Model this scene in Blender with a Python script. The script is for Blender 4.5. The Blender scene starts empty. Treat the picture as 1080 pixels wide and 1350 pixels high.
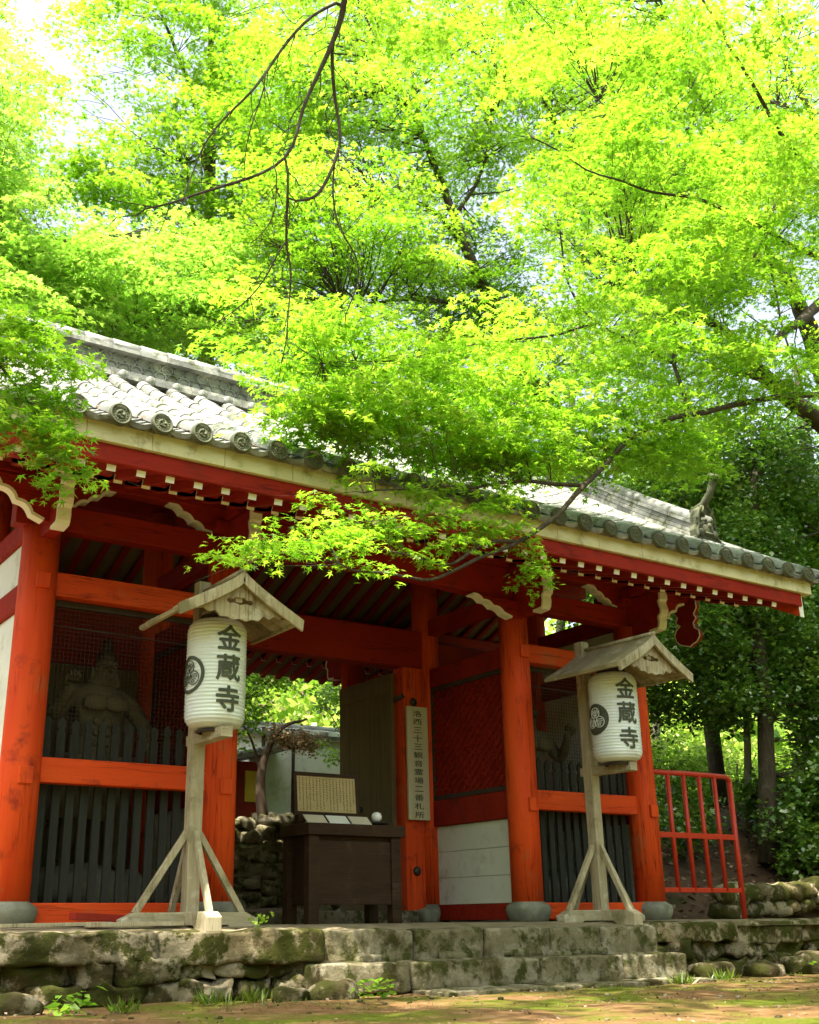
import bpy, bmesh, math, random
import numpy as np
from mathutils import Vector, Matrix, noise as mnoise

# ------------------------------------------------------------------ camera, light, exposure
S = bpy.context.scene
COL = S.collection
R = math.radians
random.seed(7)
rng = np.random.default_rng(11)

cam_d = bpy.data.cameras.new('camera')
cam = bpy.data.objects.new('camera', cam_d)
COL.objects.link(cam)
yaw, pitch, roll = 0.575, 0.348, -0.010
fw = Vector((math.sin(yaw) * math.cos(pitch), math.cos(yaw) * math.cos(pitch), math.sin(pitch)))
rt = Vector((math.cos(yaw), -math.sin(yaw), 0))
up = rt.cross(fw)
r2 = rt * math.cos(roll) + up * math.sin(roll)
u2 = up * math.cos(roll) - rt * math.sin(roll)
m = Matrix((r2, u2, -fw)).transposed().to_4x4()
m.translation = (-2.581, -8.968, 0.029)
cam.matrix_world = m
cam_d.sensor_width = 36
cam_d.lens = 1481.866 / 1350 * 36
cam_d.shift_x = 59.104 / 1350
cam_d.clip_start = 0.05
cam_d.clip_end = 2000
S.camera = cam

SUN_DIR = Vector((-0.35, -0.26, 1.0)).normalized()       # towards the sun: high, a little in front of the gate and to the left
elev = math.asin(SUN_DIR.z)
w = bpy.data.worlds.new('World')
S.world = w
w.use_nodes = True
nt = w.node_tree
bgn = nt.nodes['Background']
sky = nt.nodes.new('ShaderNodeTexSky')
sky.sky_type = 'NISHITA'
sky.sun_disc = False
sky.sun_elevation = elev
sky.sun_rotation = math.atan2(SUN_DIR.x, SUN_DIR.y)
sky.air_density = 1.0
sky.dust_density = 5.0
sky.ozone_density = 0.3
hs = nt.nodes.new('ShaderNodeHueSaturation')                  # hazy spring sky, camera white balance set for the shade
hs.inputs['Saturation'].default_value = .55
nt.links.new(sky.outputs[0], hs.inputs['Color'])
nt.links.new(hs.outputs[0], bgn.inputs[0])
bgn.inputs[1].default_value = 0.15
sd = bpy.data.lights.new('sun', 'SUN')
sd.energy = 5.0
sd.angle = R(0.5)
sd.color = (1.0, 0.93, 0.80)
so = bpy.data.objects.new('sun', sd)
COL.objects.link(so)
so.rotation_euler = SUN_DIR.to_track_quat('Z', 'Y').to_euler()
so.location = (0, -5, 20)
S.view_settings.view_transform = 'Standard'
S.view_settings.look = 'None'
S.view_settings.exposure = 1.80
S.view_settings.gamma = 1
S.cycles.max_bounces = 9
S.cycles.diffuse_bounces = 5
S.cycles.glossy_bounces = 3
S.cycles.transmission_bounces = 6
S.cycles.transparent_max_bounces = 6
S.cycles.sample_clamp_indirect = 8
S.cycles.use_denoising = True

# ------------------------------------------------------------------ materials
def nodes_of(mt):
    mt.use_nodes = True
    return mt.node_tree.nodes, mt.node_tree.links, mt.node_tree.nodes['Principled BSDF']

def noise_node(n, l, scale, detail=6, rough=.6, stretch=None, seed=0.0):
    tc = n.new('ShaderNodeTexCoord')
    mp = n.new('ShaderNodeMapping')
    mp.inputs['Scale'].default_value = stretch or (1, 1, 1)
    mp.inputs['Location'].default_value = (seed, seed * .7, seed * .3)
    l.new(tc.outputs['Object'], mp.inputs[0])
    t = n.new('ShaderNodeTexNoise')
    t.inputs['Scale'].default_value = scale
    t.inputs['Detail'].default_value = detail
    t.inputs['Roughness'].default_value = rough
    l.new(mp.outputs[0], t.inputs['Vector'])
    return t

def ramp(n, l, fac, stops):
    r = n.new('ShaderNodeValToRGB')
    e = r.color_ramp.elements
    while len(e) < len(stops): e.new(.5)
    for i, (p, c) in enumerate(stops):
        e[i].position = p
        e[i].color = (*c, 1) if len(c) == 3 else c
    l.new(fac, r.inputs[0])
    return r

def mix(n, l, fac, a, b, mode='MIX'):
    mx = n.new('ShaderNodeMix')
    mx.data_type = 'RGBA'
    mx.blend_type = mode
    if isinstance(fac, float): mx.inputs[0].default_value = fac
    else: l.new(fac, mx.inputs[0])
    for i, c in ((6, a), (7, b)):
        if isinstance(c, tuple): mx.inputs[i].default_value = (*c, 1)
        else: l.new(c, mx.inputs[i])
    return mx.outputs[2]

def mat(name, c1, c2, scale=6, rough=.6, bump=.2, stretch=None, spots=None, spot_scale=3, spot_at=(.55, .68), fine=None, spec=.4, coat=0, bscale=None, island=0, crack=None):
    mt = bpy.data.materials.new(name)
    n, l, p = nodes_of(mt)
    t = noise_node(n, l, scale, stretch=stretch)
    col = ramp(n, l, t.outputs[0], [(.3, c1), (.7, c2)]).outputs[0]
    if spots:
        for k, sc in enumerate(spots if isinstance(spots, list) else [spots]):
            t2 = noise_node(n, l, spot_scale * (1 + .7 * k), detail=8, rough=.68, stretch=None, seed=7.3 + 5 * k)
            f = ramp(n, l, t2.outputs[0], [(spot_at[0], (0, 0, 0)), (spot_at[1], (1, 1, 1))]).outputs[0]
            col = mix(n, l, f, col, sc)
    if crack:                                               # drying cracks and grain along the timber
        tk = noise_node(n, l, 5, detail=5, rough=.55, stretch=crack, seed=4.4)
        f = ramp(n, l, tk.outputs[0], [(.475, (0, 0, 0)), (.497, (1, 1, 1)), (.515, (0, 0, 0))]).outputs[0]
        tm = noise_node(n, l, 1.1, detail=3, seed=1.1)
        f2 = mix(n, l, ramp(n, l, tm.outputs[0], [(.40, (0, 0, 0)), (.52, (1, 1, 1))]).outputs[0], (0.0, 0.0, 0.0), f)
        dk = mix(n, l, 1.0, col, (.42, .36, .36), 'MULTIPLY')
        col = mix(n, l, f2, col, dk)
    if island:                                              # every tile, plank or stone has its own tone
        gi = n.new('ShaderNodeNewGeometry')
        lo, hi = 1 - island, 1 + island * .7
        rr = ramp(n, l, gi.outputs['Random Per Island'], [(0, (lo, lo, lo)), (1, (hi, hi * .985, hi * .95))]).outputs[0]
        col = mix(n, l, 1.0, col, rr, 'MULTIPLY')
    l.new(col, p.inputs['Base Color'])
    p.inputs['Roughness'].default_value = rough
    p.inputs['Specular IOR Level'].default_value = spec
    if coat: p.inputs['Coat Weight'].default_value = coat
    if bump:
        tb = noise_node(n, l, bscale or scale * 4, detail=8, rough=.7, stretch=stretch, seed=2.2)
        b = n.new('ShaderNodeBump')
        b.inputs['Strength'].default_value = bump
        b.inputs['Distance'].default_value = .02
        l.new(tb.outputs[0], b.inputs['Height'])
        l.new(b.outputs[0], p.inputs['Normal'])
    return mt

M = {}
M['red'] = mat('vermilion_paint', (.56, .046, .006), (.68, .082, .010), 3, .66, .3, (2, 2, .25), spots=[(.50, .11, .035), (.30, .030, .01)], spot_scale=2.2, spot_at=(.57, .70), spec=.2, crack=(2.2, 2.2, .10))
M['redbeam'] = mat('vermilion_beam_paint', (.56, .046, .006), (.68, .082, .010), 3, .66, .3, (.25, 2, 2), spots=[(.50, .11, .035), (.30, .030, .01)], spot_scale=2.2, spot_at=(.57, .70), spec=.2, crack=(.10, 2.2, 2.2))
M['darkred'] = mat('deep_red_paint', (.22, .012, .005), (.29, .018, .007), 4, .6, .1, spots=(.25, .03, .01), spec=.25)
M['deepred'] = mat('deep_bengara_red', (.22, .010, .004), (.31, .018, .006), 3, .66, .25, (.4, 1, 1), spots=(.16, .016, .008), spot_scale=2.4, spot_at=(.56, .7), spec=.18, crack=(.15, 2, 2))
M['rail'] = mat('railing_paint', (.42, .025, .01), (.52, .035, .012), 6, .45, .1, spots=(.3, .06, .03), spot_at=(.62, .72))
M['white'] = mat('white_paint', (.72, .72, .62), (.80, .80, .70), 8, .7, .1, spots=(.5, .48, .36), spot_at=(.58, .75))
M['plaster'] = mat('white_plaster_boards', (.62, .66, .57), (.70, .73, .64), 3, .75, .15, (.4, .4, 1), spots=[(.46, .48, .37), (.36, .36, .26)], spot_scale=2.5, spot_at=(.55, .8))
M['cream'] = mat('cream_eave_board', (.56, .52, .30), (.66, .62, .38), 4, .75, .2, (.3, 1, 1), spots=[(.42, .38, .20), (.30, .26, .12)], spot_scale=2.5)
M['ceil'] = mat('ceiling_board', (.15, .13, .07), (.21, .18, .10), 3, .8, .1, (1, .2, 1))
M['wood'] = mat('weathered_wood', (.30, .26, .16), (.44, .38, .25), 10, .8, .35, (4, 4, .35), spots=[(.17, .15, .07), (.52, .48, .37)], spot_scale=2.6, crack=(3, 3, .12))
M['woodx'] = mat('weathered_wood_beam', (.28, .245, .15), (.41, .36, .24), 10, .8, .35, (.5, 4, 4), spots=[(.15, .14, .06), (.50, .46, .35)], spot_scale=2.6, crack=(.12, 3, 3))
M['roofwood'] = mat('lantern_roof_board', (.25, .21, .11), (.38, .33, .20), 10, .8, .5, (5, .5, 2), spots=[(.12, .105, .045), (.50, .48, .38)], spot_scale=3, island=.3)
M['door'] = mat('old_door_wood', (.095, .064, .026), (.15, .105, .045), 8, .8, .35, (4, 6, .25), spots=(.09, .07, .035))
M['desk'] = mat('dark_brown_wood', (.028, .014, .007), (.046, .024, .012), 7, .6, .3, (.3, 2, 2), spots=(.07, .042, .025), spot_scale=3, spot_at=(.58, .72), spec=.14, crack=(.12, 3, 3))
M['picket'] = mat('dark_picket_wood', (.008, .011, .008), (.02, .023, .017), 8, .75, .3, (4, 4, .3))
M['frame'] = mat('dark_frame_wood', (.03, .022, .016), (.05, .035, .025), 8, .7, .2)
M['tile'] = mat('roof_tile_clay', (.15, .155, .145), (.26, .265, .245), 5, .55, .35, spots=[(.40, .40, .35), (.085, .095, .045)], spot_scale=3.4, spot_at=(.53, .64), spec=.4, island=.4)
M['tileend'] = mat('mossy_shaded_tile_end', (.065, .07, .045), (.12, .125, .075), 8, .75, .4, spots=(.17, .18, .08), spec=.25)
M['stone'] = mat('mossy_stone', (.12, .095, .048), (.22, .18, .105), 4, .9, 1.0, spots=[(.052, .042, .015), (.28, .24, .16), (.045, .048, .008)], spot_scale=2.0, spot_at=(.47, .54), spec=.15, bscale=22, island=.35)
M['slab'] = mat('worn_step_stone', (.15, .13, .075), (.24, .21, .13), 5, .9, 1.0, spots=[(.06, .05, .018), (.30, .27, .19), (.055, .06, .012)], spot_scale=2.6, spot_at=(.50, .60), spec=.15, bscale=24, island=.25)
M['greystone'] = mat('base_stone', (.13, .135, .10), (.22, .22, .165), 9, .85, .4, spots=(.30, .29, .20), spec=.25)
M['floor'] = mat('packed_earth', (.17, .135, .08), (.27, .225, .145), 4, .95, .5, spots=[(.15, .13, .06)], spot_scale=2, spec=.15, bscale=30)
M['paper'] = mat('lantern_paper', (.64, .71, .70), (.72, .79, .78), 3, .42, .15, spots=[(.56, .56, .40), (.50, .52, .42)], spot_scale=2.2, spot_at=(.55, .8), coat=.3, bscale=5)
M['ink'] = mat('dark_ink', (.035, .045, .026), (.085, .095, .06), 12, .6, 0)
M['bark'] = mat('maple_bark', (.040, .030, .020), (.085, .066, .045), 9, .9, .7, (3, 3, .6), spots=(.11, .11, .07), spot_scale=5, spec=.2)
M['paleb'] = mat('pale_bark', (.24, .2, .14), (.36, .31, .23), 7, .9, .6, (3, 3, .6), spots=(.12, .11, .06), spot_scale=4)
M['brownbark'] = mat('brown_bark', (.07, .045, .028), (.13, .085, .05), 9, .9, .8, (3, 3, .4), spots=(.08, .05, .03), spot_scale=4)
M['metal'] = mat('dark_iron', (.02, .02, .02), (.035, .03, .028), 20, .45, .1, spec=.5)
M['statue'] = mat('old_statue_wood', (.085, .072, .036), (.15, .13, .068), 6, .8, .4, spots=(.05, .035, .02))
M['board'] = mat('yellowed_notice_board', (.34, .26, .11), (.44, .34, .16), 5, .7, .1, (1, 1, 3), spots=(.26, .19, .08))
M['signwood'] = mat('pale_sign_board', (.50, .46, .29), (.60, .55, .36), 6, .75, .15, (3, 3, .3), spots=(.40, .36, .2), spot_at=(.6, .75))
M['card'] = mat('paper_card', (.66, .66, .58), (.74, .74, .66), 4, .6, 0)
M['cardpale'] = mat('buff_card', (.52, .46, .33), (.58, .52, .38), 4, .6, 0)
M['china'] = mat('white_china', (.80, .80, .78), (.84, .84, .82), 4, .25, 0)
M['yellow'] = mat('yellow_panel', (.62, .42, .03), (.70, .5, .05), 4, .6, 0)
M['litter'] = mat('dry_leaf', (.24, .13, .075), (.40, .24, .15), 12, .8, .2)

def ground_mat():
    mt = bpy.data.materials.new('mossy_ground')
    n, l, p = nodes_of(mt)
    a = noise_node(n, l, .55, 8, .62)
    b = noise_node(n, l, 5, 10, .7, seed=3)
    c = noise_node(n, l, 1.3, 9, .65, seed=9)
    d = noise_node(n, l, 40, 6, .7, seed=5)
    earth = ramp(n, l, b.outputs[0], [(.32, (.085, .045, .016)), (.55, (.17, .095, .04)), (.72, (.29, .20, .11))]).outputs[0]
    moss = ramp(n, l, d.outputs[0], [(.3, (.045, .062, .006)), (.7, (.125, .14, .010))]).outputs[0]
    f = ramp(n, l, c.outputs[0], [(.46, (0, 0, 0)), (.60, (1, 1, 1))]).outputs[0]
    l.new(mix(n, l, f, earth, moss), p.inputs['Base Color'])
    p.inputs['Roughness'].default_value = .95
    p.inputs['Specular IOR Level'].default_value = .15
    bm_ = n.new('ShaderNodeBump')
    bm_.inputs['Strength'].default_value = .8
    bm_.inputs['Distance'].default_value = .03
    l.new(b.outputs[0], bm_.inputs['Height'])
    l.new(bm_.outputs[0], p.inputs['Normal'])
    return mt
M['ground'] = ground_mat()

def hill_mat():
    mt = mat('leaf_litter_soil', (.045, .028, .016), (.10, .062, .038), 3, .95, .6, spots=[(.03, .036, .008), (.16, .10, .065)], spot_scale=1.2, spec=.15, bscale=25)
    return mt
M['soil'] = hill_mat()

def leaf_mat(name, stops, trans=.55, gloss=.06, rough=.45):
    mt = bpy.data.materials.new(name)
    mt.use_nodes = True
    n, l = mt.node_tree.nodes, mt.node_tree.links
    n.clear()
    out = n.new('ShaderNodeOutputMaterial')
    at = n.new('ShaderNodeAttribute')
    at.attribute_name = 'tint'
    col = ramp(n, l, at.outputs['Fac'], stops).outputs[0]
    df = n.new('ShaderNodeBsdfDiffuse')
    tr = n.new('ShaderNodeBsdfTranslucent')
    gl = n.new('ShaderNodeBsdfGlossy')
    gl.inputs['Roughness'].default_value = rough
    through = mix(n, l, 1.0, col, (1.02, 1.10, 1.1), 'MULTIPLY')
    l.new(col, df.inputs[0]); l.new(through, tr.inputs[0])
    m1 = n.new('ShaderNodeMixShader'); m1.inputs[0].default_value = trans
    l.new(df.outputs[0], m1.inputs[1]); l.new(tr.outputs[0], m1.inputs[2])
    m2 = n.new('ShaderNodeMixShader'); m2.inputs[0].default_value = gloss
    l.new(m1.outputs[0], m2.inputs[1]); l.new(gl.outputs[0], m2.inputs[2])
    l.new(m2.outputs[0], out.inputs[0])
    return mt
M['maple'] = leaf_mat('fresh_maple_leaf', [(0, (.165, .355, .012)), (.5, (.275, .465, .020)), (1, (.44, .565, .05))], .76, .04)
M['yellowmaple'] = leaf_mat('yellow_green_leaf', [(0, (.20, .41, .024)), (.5, (.31, .51, .05)), (1, (.50, .61, .12))], .72, .04)
M['evergreen'] = leaf_mat('glossy_evergreen_leaf', [(0, (.05, .13, .012)), (.5, (.115, .24, .018)), (1, (.28, .42, .04))], .46, .10, .35)
M['midgreen'] = leaf_mat('mid_green_leaf', [(0, (.08, .20, .012)), (.5, (.17, .34, .018)), (1, (.36, .50, .04))], .5, .07, .4)
M['bright'] = leaf_mat('sunny_far_leaf', [(0, (.16, .34, .02)), (.5, (.34, .52, .05)), (1, (.62, .68, .16))], .5, .03)
M['brownleaf'] = leaf_mat('dead_brown_leaf', [(0, (.16, .10, .04)), (1, (.40, .26, .11))], .35, .03)
M['grass'] = leaf_mat('grass_blade', [(0, (.07, .13, .01)), (1, (.22, .30, .02))], .4, .05)
M['littermat'] = leaf_mat('fallen_leaf_litter', [(0, (.08, .05, .03)), (.6, (.20, .125, .08)), (1, (.38, .26, .18))], .1, .04)

# ------------------------------------------------------------------ mesh helpers
def root_of(o):
    while o.parent: o = o.parent
    return o

class MB:
    """collects shapes in world coordinates and links them as ONE mesh object"""
    def __init__(s): s.v, s.f, s.sm = [], [], []
    def add(s, vs, fs, smooth=False):
        b = len(s.v)
        s.v += [tuple(v) for v in vs]
        s.f += [tuple(i + b for i in f) for f in fs]
        s.sm += [smooth] * len(fs)
        return s
    def box(s, x0, x1, y0, y1, z0, z1):
        return s.add([(x0, y0, z0), (x1, y0, z0), (x1, y1, z0), (x0, y1, z0), (x0, y0, z1), (x1, y0, z1), (x1, y1, z1), (x0, y1, z1)],
                     [(0, 3, 2, 1), (4, 5, 6, 7), (0, 1, 5, 4), (1, 2, 6, 5), (2, 3, 7, 6), (3, 0, 4, 7)])
    def bar(s, a, b, wdt, hgt, upv=(0, 0, 1)):
        a, b = Vector(a), Vector(b)
        d = (b - a).normalized()
        sd_ = d.cross(Vector(upv))
        if sd_.length < 1e-4: sd_ = d.cross(Vector((0, 1, 0)))
        sd_.normalize()
        u_ = sd_.cross(d)
        vs = [p + sd_ * (i * wdt / 2) + u_ * (j * hgt / 2) for p in (a, b) for i, j in ((-1, -1), (1, -1), (1, 1), (-1, 1))]
        return s.add(vs, [(0, 1, 2, 3), (7, 6, 5, 4), (0, 4, 5, 1), (1, 5, 6, 2), (2, 6, 7, 3), (3, 7, 4, 0)])
    def tube(s, pts, rad, n=8, caps=True, smooth=True):
        pts = [Vector(p) for p in pts]
        if not hasattr(rad, '__len__'): rad = [rad] * len(pts)
        vs, fs = [], []
        prev = None
        for i, p in enumerate(pts):
            d = (pts[min(i + 1, len(pts) - 1)] - pts[max(i - 1, 0)])
            d = d.normalized() if d.length > 1e-9 else Vector((0, 0, 1))
            if prev is None:
                q = d.orthogonal().normalized()
            else:
                q = prev - d * prev.dot(d)
                q = q.normalized() if q.length > 1e-6 else d.orthogonal().normalized()
            prev = q
            b = d.cross(q)
            for k in range(n):
                t = 2 * math.pi * k / n
                vs.append(p + (q * math.cos(t) + b * math.sin(t)) * rad[i])
        for i in range(len(pts) - 1):
            for k in range(n):
                fs.append((i * n + k, i * n + (k + 1) % n, (i + 1) * n + (k + 1) % n, (i + 1) * n + k))
        if caps:
            fs.append(tuple(range(n - 1, -1, -1)))
            fs.append(tuple(range((len(pts) - 1) * n, len(pts) * n)))
        return s.add(vs, fs, smooth)
    def lathe(s, prof, c=(0, 0, 0), n=24, smooth=True):
        vs, fs = [], []
        for r_, z in prof:
            for k in range(n):
                t = 2 * math.pi * k / n
                vs.append((c[0] + r_ * math.cos(t), c[1] + r_ * math.sin(t), c[2] + z))
        for i in range(len(prof) - 1):
            for k in range(n):
                fs.append((i * n + k, i * n + (k + 1) % n, (i + 1) * n + (k + 1) % n, (i + 1) * n + k))
        fs.append(tuple(range(n - 1, -1, -1)))
        fs.append(tuple(range((len(prof) - 1) * n, len(prof) * n)))
        return s.add(vs, fs, smooth)
    def prism(s, poly, fn, t0, t1):
        """poly: 2-D outline; fn(a, b, t) -> 3-D point; extruded from t0 to t1"""
        n = len(poly)
        vs = [fn(a, b, t0) for a, b in poly] + [fn(a, b, t1) for a, b in poly]
        fs = [tuple(range(n - 1, -1, -1)), tuple(range(n, 2 * n))] + [(i, (i + 1) % n, n + (i + 1) % n, n + i) for i in range(n)]
        return s.add(vs, fs)
    def mesh(s, vs, fs, fn=None, smooth=False):
        return s.add([fn(v) if fn else v for v in vs], fs, smooth)
    def build(s, name, material, parent=None, bevel=0, origin=None):
        me = bpy.data.meshes.new(name)
        if parent is not None:
            inv = root_of(parent).matrix_basis.inverted()
            vs = [inv @ Vector(v) for v in s.v]
            loc = None
        else:
            a = np.array(s.v)
            loc = origin or (float((a[:, 0].min() + a[:, 0].max()) / 2), float((a[:, 1].min() + a[:, 1].max()) / 2), float(a[:, 2].min()))
            vs = [Vector(v) - Vector(loc) for v in s.v]
        me.from_pydata(vs, [], s.f)
        me.materials.append(M[material] if isinstance(material, str) else material)
        me.polygons.foreach_set('use_smooth', s.sm)
        me.update()
        o = bpy.data.objects.new(name, me)
        COL.objects.link(o)
        if parent is not None: o.parent = parent
        else: o.location = loc
        bm = bmesh.new(); bm.from_mesh(me)
        bmesh.ops.recalc_face_normals(bm, faces=bm.faces)
        bm.to_mesh(me); bm.free()
        if bevel:
            b = o.modifiers.new('soft_edge', 'BEVEL')
            b.width = bevel; b.segments = 2; b.limit_method = 'ANGLE'; b.angle_limit = R(40)
        return o

def tag(o, label, cat, group=None, kind=None):
    if label: o['label'] = label
    if cat: o['category'] = cat
    if group: o['group'] = group
    if kind: o['kind'] = kind
    return o
def thing(name, label, cat, loc=(0, 0, 0), rz=0, group=None):
    o = bpy.data.objects.new(name, None)
    COL.objects.link(o)
    o.location = loc; o.rotation_euler = (0, 0, rz)
    o.matrix_basis = Matrix.Translation(loc) @ Matrix.Rotation(rz, 4, 'Z')
    o.empty_display_size = .2
    return tag(o, label, cat, group)

def poly2d(outlines, depth):
    """filled flat outline(s); inner outlines cut holes. Returns verts, faces in (x, y, z=thickness)"""
    cu = bpy.data.curves.new('outline', 'CURVE')
    cu.dimensions = '2D'; cu.fill_mode = 'BOTH'; cu.extrude = depth / 2
    for o in outlines:
        sp = cu.splines.new('POLY')
        sp.points.add(len(o) - 1)
        for i, (x, y) in enumerate(o): sp.points[i].co = (x, y, 0, 1)
        sp.use_cyclic_u = True
    return curve_mesh(cu)
def curve_mesh(cu):
    ob = bpy.data.objects.new('outline', cu)
    COL.objects.link(ob)
    dg = bpy.context.evaluated_depsgraph_get()
    me = bpy.data.meshes.new_from_object(ob.evaluated_get(dg))
    vs = [tuple(v.co) for v in me.vertices]; fs = [tuple(p.vertices) for p in me.polygons]
    bpy.data.objects.remove(ob); bpy.data.meshes.remove(me); bpy.data.curves.remove(cu)
    return vs, fs
def glyph(txt, size, weight=0.0, depth=.002):
    cu = bpy.data.curves.new('glyph', 'FONT')
    cu.body = txt; cu.size = size; cu.extrude = 0
    cu.align_x = 'CENTER'; cu.resolution_u = 3
    vs, fs = curve_mesh(cu)
    a = np.array(vs)
    c = (a.min(0) + a.max(0)) / 2
    V, F = [], []
    k = 8 if weight else 1                                  # a brush-heavy stroke: layers shifted round a small circle
    for i in range(k):
        dx, dy = weight * math.cos(i * math.pi / 4), weight * math.sin(i * math.pi / 4)
        b = len(V)
        V += [(x - c[0] + dx, y - c[1] + dy, depth * (i + 1) / k) for x, y, z in vs]
        F += [tuple(q + b for q in f) for f in fs]
    return V, F
def subdivide(vs, fs, length):
    bm = bmesh.new()
    bv = [bm.verts.new(v) for v in vs]
    for f in fs:
        try: bm.faces.new([bv[i] for i in f])
        except ValueError: pass
    for _ in range(4):
        es = [e for e in bm.edges if e.calc_length() > length]
        if not es: break
        bmesh.ops.subdivide_edges(bm, edges=es, cuts=1)
        bmesh.ops.triangulate(bm, faces=[f for f in bm.faces if len(f.verts) > 4])
    bm.verts.index_update()
    out = [tuple(v.co) for v in bm.verts], [tuple(v.index for v in f.verts) for f in bm.faces]
    bm.free()
    return out
def nz(p, s=1.0): return mnoise.noise(Vector(p) * s)

# ------------------------------------------------------------------ ground and terrace
def sstep(a, b, x):
    t = min(1, max(0, (x - a) / (b - a)))
    return t * t * (3 - 2 * t)
def ground_h(x, y):
    h = -.505 + .02 * nz((x, y, 0), 1.3) + .012 * nz((x, y, 3), 4)
    h += .62 * sstep(1.2, 3.6, y)
    h += (1.15 * sstep(5.6, 6.2, y) + .16 * min(8, max(0, y - 6)) * sstep(6, 9, y)) * (1 - .8 * sstep(8.5, 12, x))
    right = .45 * sstep(8.75, 9.3, x) + .27 * max(0, x - 9.2)
    h += min(right, 1.75) * sstep(.25, 1.3, y)
    left = .25 * max(0, -3.5 - x)
    h += min(left, 6) * sstep(0, 3, y) + .34 * max(0, y - 15)
    if abs(x) > 25 or y > 12: h += 1.2 * nz((x, y, 8), .08) * min(1, max(abs(x) - 25, y - 12) / 20)
    return h + (.10 * nz((x, y, 5), .7) if y > 1 else 0)
def axis(lo, hi, mid0, mid1, fine, coarse):
    a = list(np.arange(mid0, mid1, fine))
    st, x = fine, mid0
    left = []
    while x > lo: st = min(coarse, st * 1.25); x -= st; left.append(x)
    st, x = fine, a[-1]
    right = []
    while x < hi: st = min(coarse, st * 1.25); x += st; right.append(x)
    return left[::-1] + a + right
gx, gy = axis(-260, 300, -4, 14, .14, 25), axis(-120, 320, -5, 8, .14, 25)
g = MB()
g.add([(x, y, ground_h(x, y)) for y in gy for x in gx],
      [(j * len(gx) + i, j * len(gx) + i + 1, (j + 1) * len(gx) + i + 1, (j + 1) * len(gx) + i) for j in range(len(gy) - 1) for i in range(len(gx) - 1)], True)
gr = g.build('ground', 'ground', origin=(0, 0, 0))
gr['kind'] = 'structure'
gr.data.materials.append(M['soil'])
idx = np.zeros(len(gr.data.polygons), dtype=np.int32)
for p in gr.data.polygons:
    if p.center.y > 1.0 or (p.center.x > 8.9 and p.center.y > -.9): idx[p.index] = 1
gr.data.polygons.foreach_set('material_index', idx)

# terrace floor: one sheet of packed earth and worn stone, falling gently to its front edge
xs = list(np.arange(-3.2, 12.6, .12)); ys = list(np.arange(-1.02, 4.3, .12))
g = MB()
def floor_h(x, y): return -.7 * sstep(.5, 1.4, y) * sstep(8.9, 9.1, x) + -.055 * sstep(-.45, -1.02, y) * 1.0 + .006 * nz((x, y, 1), 3) - .004
g.add([(x, y, floor_h(x, y) if y < 4.1 else -.4) for y in ys for x in xs],
      [(j * len(xs) + i, j * len(xs) + i + 1, (j + 1) * len(xs) + i + 1, (j + 1) * len(xs) + i) for j in range(len(ys) - 1) for i in range(len(xs) - 1)], True)
fl = g.build('terrace_floor', 'floor', origin=(0, 0, 0)); fl['kind'] = 'structure'

def rock(mb, c, h, seed, n=6, k=5.0, amp=.12, fr=2.2):
    """a rounded boulder or hewn block: half sizes h, squareness k"""
    vs, fs, key = [], [], {}
    def vid(p):
        q = tuple(round(x, 4) for x in p)
        if q not in key:
            key[q] = len(vs)
            d = (abs(p[0]) ** k + abs(p[1]) ** k + abs(p[2]) ** k) ** (1 / k)
            v = Vector(p) / d
            w_ = Vector((v.x * h[0], v.y * h[1], v.z * h[2]))
            s_ = min(h)
            nn = mnoise.noise_vector(w_ * (fr / max(s_, .08) * .25) + Vector((seed * 3.1, seed * 1.7, seed))) * amp * s_ * 2
            n2 = (mnoise.noise_vector(w_ * 11 + Vector((seed, 0, seed))) * .40 + mnoise.noise_vector(w_ * 27 + Vector((seed, 3, seed))) * .2) * amp * s_
            vs.append(Vector(c) + w_ + nn + n2)
        return key[q]
    g_ = [-1 + 2 * i / n for i in range(n + 1)]
    for ax in range(3):
        for sg in (-1, 1):
            for i in range(n):
                for j in range(n):
                    quad = []
                    for a, b in ((i, j), (i + 1, j), (i + 1, j + 1), (i, j + 1)):
                        p = [0, 0, 0]
                        p[ax] = sg; p[(ax + 1) % 3] = g_[a]; p[(ax + 2) % 3] = g_[b]
                        quad.append(vid(p))
                    fs.append(quad if sg > 0 else quad[::-1])
    mb.add(vs, fs, True)

rnd = random.Random(3)
def wall_run(mb, x0, x1, yf, ztop, zbot, slab_h, depth=.5, rows=2, yfun=None):
    x = x0
    while x < x1 - .05:                                    # long top slabs
        L = min(rnd.uniform(.75, 1.25), x1 - x)
        if x1 - (x + L) < .3: L = x1 - x
        hh = slab_h * rnd.uniform(.85, 1.15)
        y_ = yf + rnd.uniform(-.03, .03) + (yfun(x + L / 2) if yfun else 0)
        rock(mb, (x + L / 2, y_ + depth / 2, ztop - hh / 2), (L / 2 - .002, depth / 2, hh / 2), rnd.random() * 90, 18, 14, .15)
        x += L
    zt = ztop - slab_h * .9
    rh = (zt - zbot) / rows
    for r_ in range(rows):                                  # rubble under them
        x = x0 - rnd.uniform(0, .2)
        while x < x1:
            L = rnd.uniform(.22, .55)
            if x + L > x1 + .1: L = max(.15, x1 - x)
            hh = rh * rnd.uniform(.85, 1.25)
            y_ = yf + rnd.uniform(-.05, .05) + .03 + (yfun(x + L / 2) if yfun else 0)
            rock(mb, (x + L / 2, y_ + depth / 2, zt - rh * (r_ + .5) + rnd.uniform(-.02, .02)), (L / 2 + .008, depth / 2, hh / 2 + .008), rnd.random() * 90, 12, 6.5, .36)
            x += L
    mb.box(x0, x1, yf + .25, yf + .6, zbot - .2, ztop - .04)
t = thing('terrace_wall', 'long mossy rubble retaining wall with big capstones below the red gate', 'stone wall', (3.4, -.9, -.5))
mb = MB()
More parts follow.
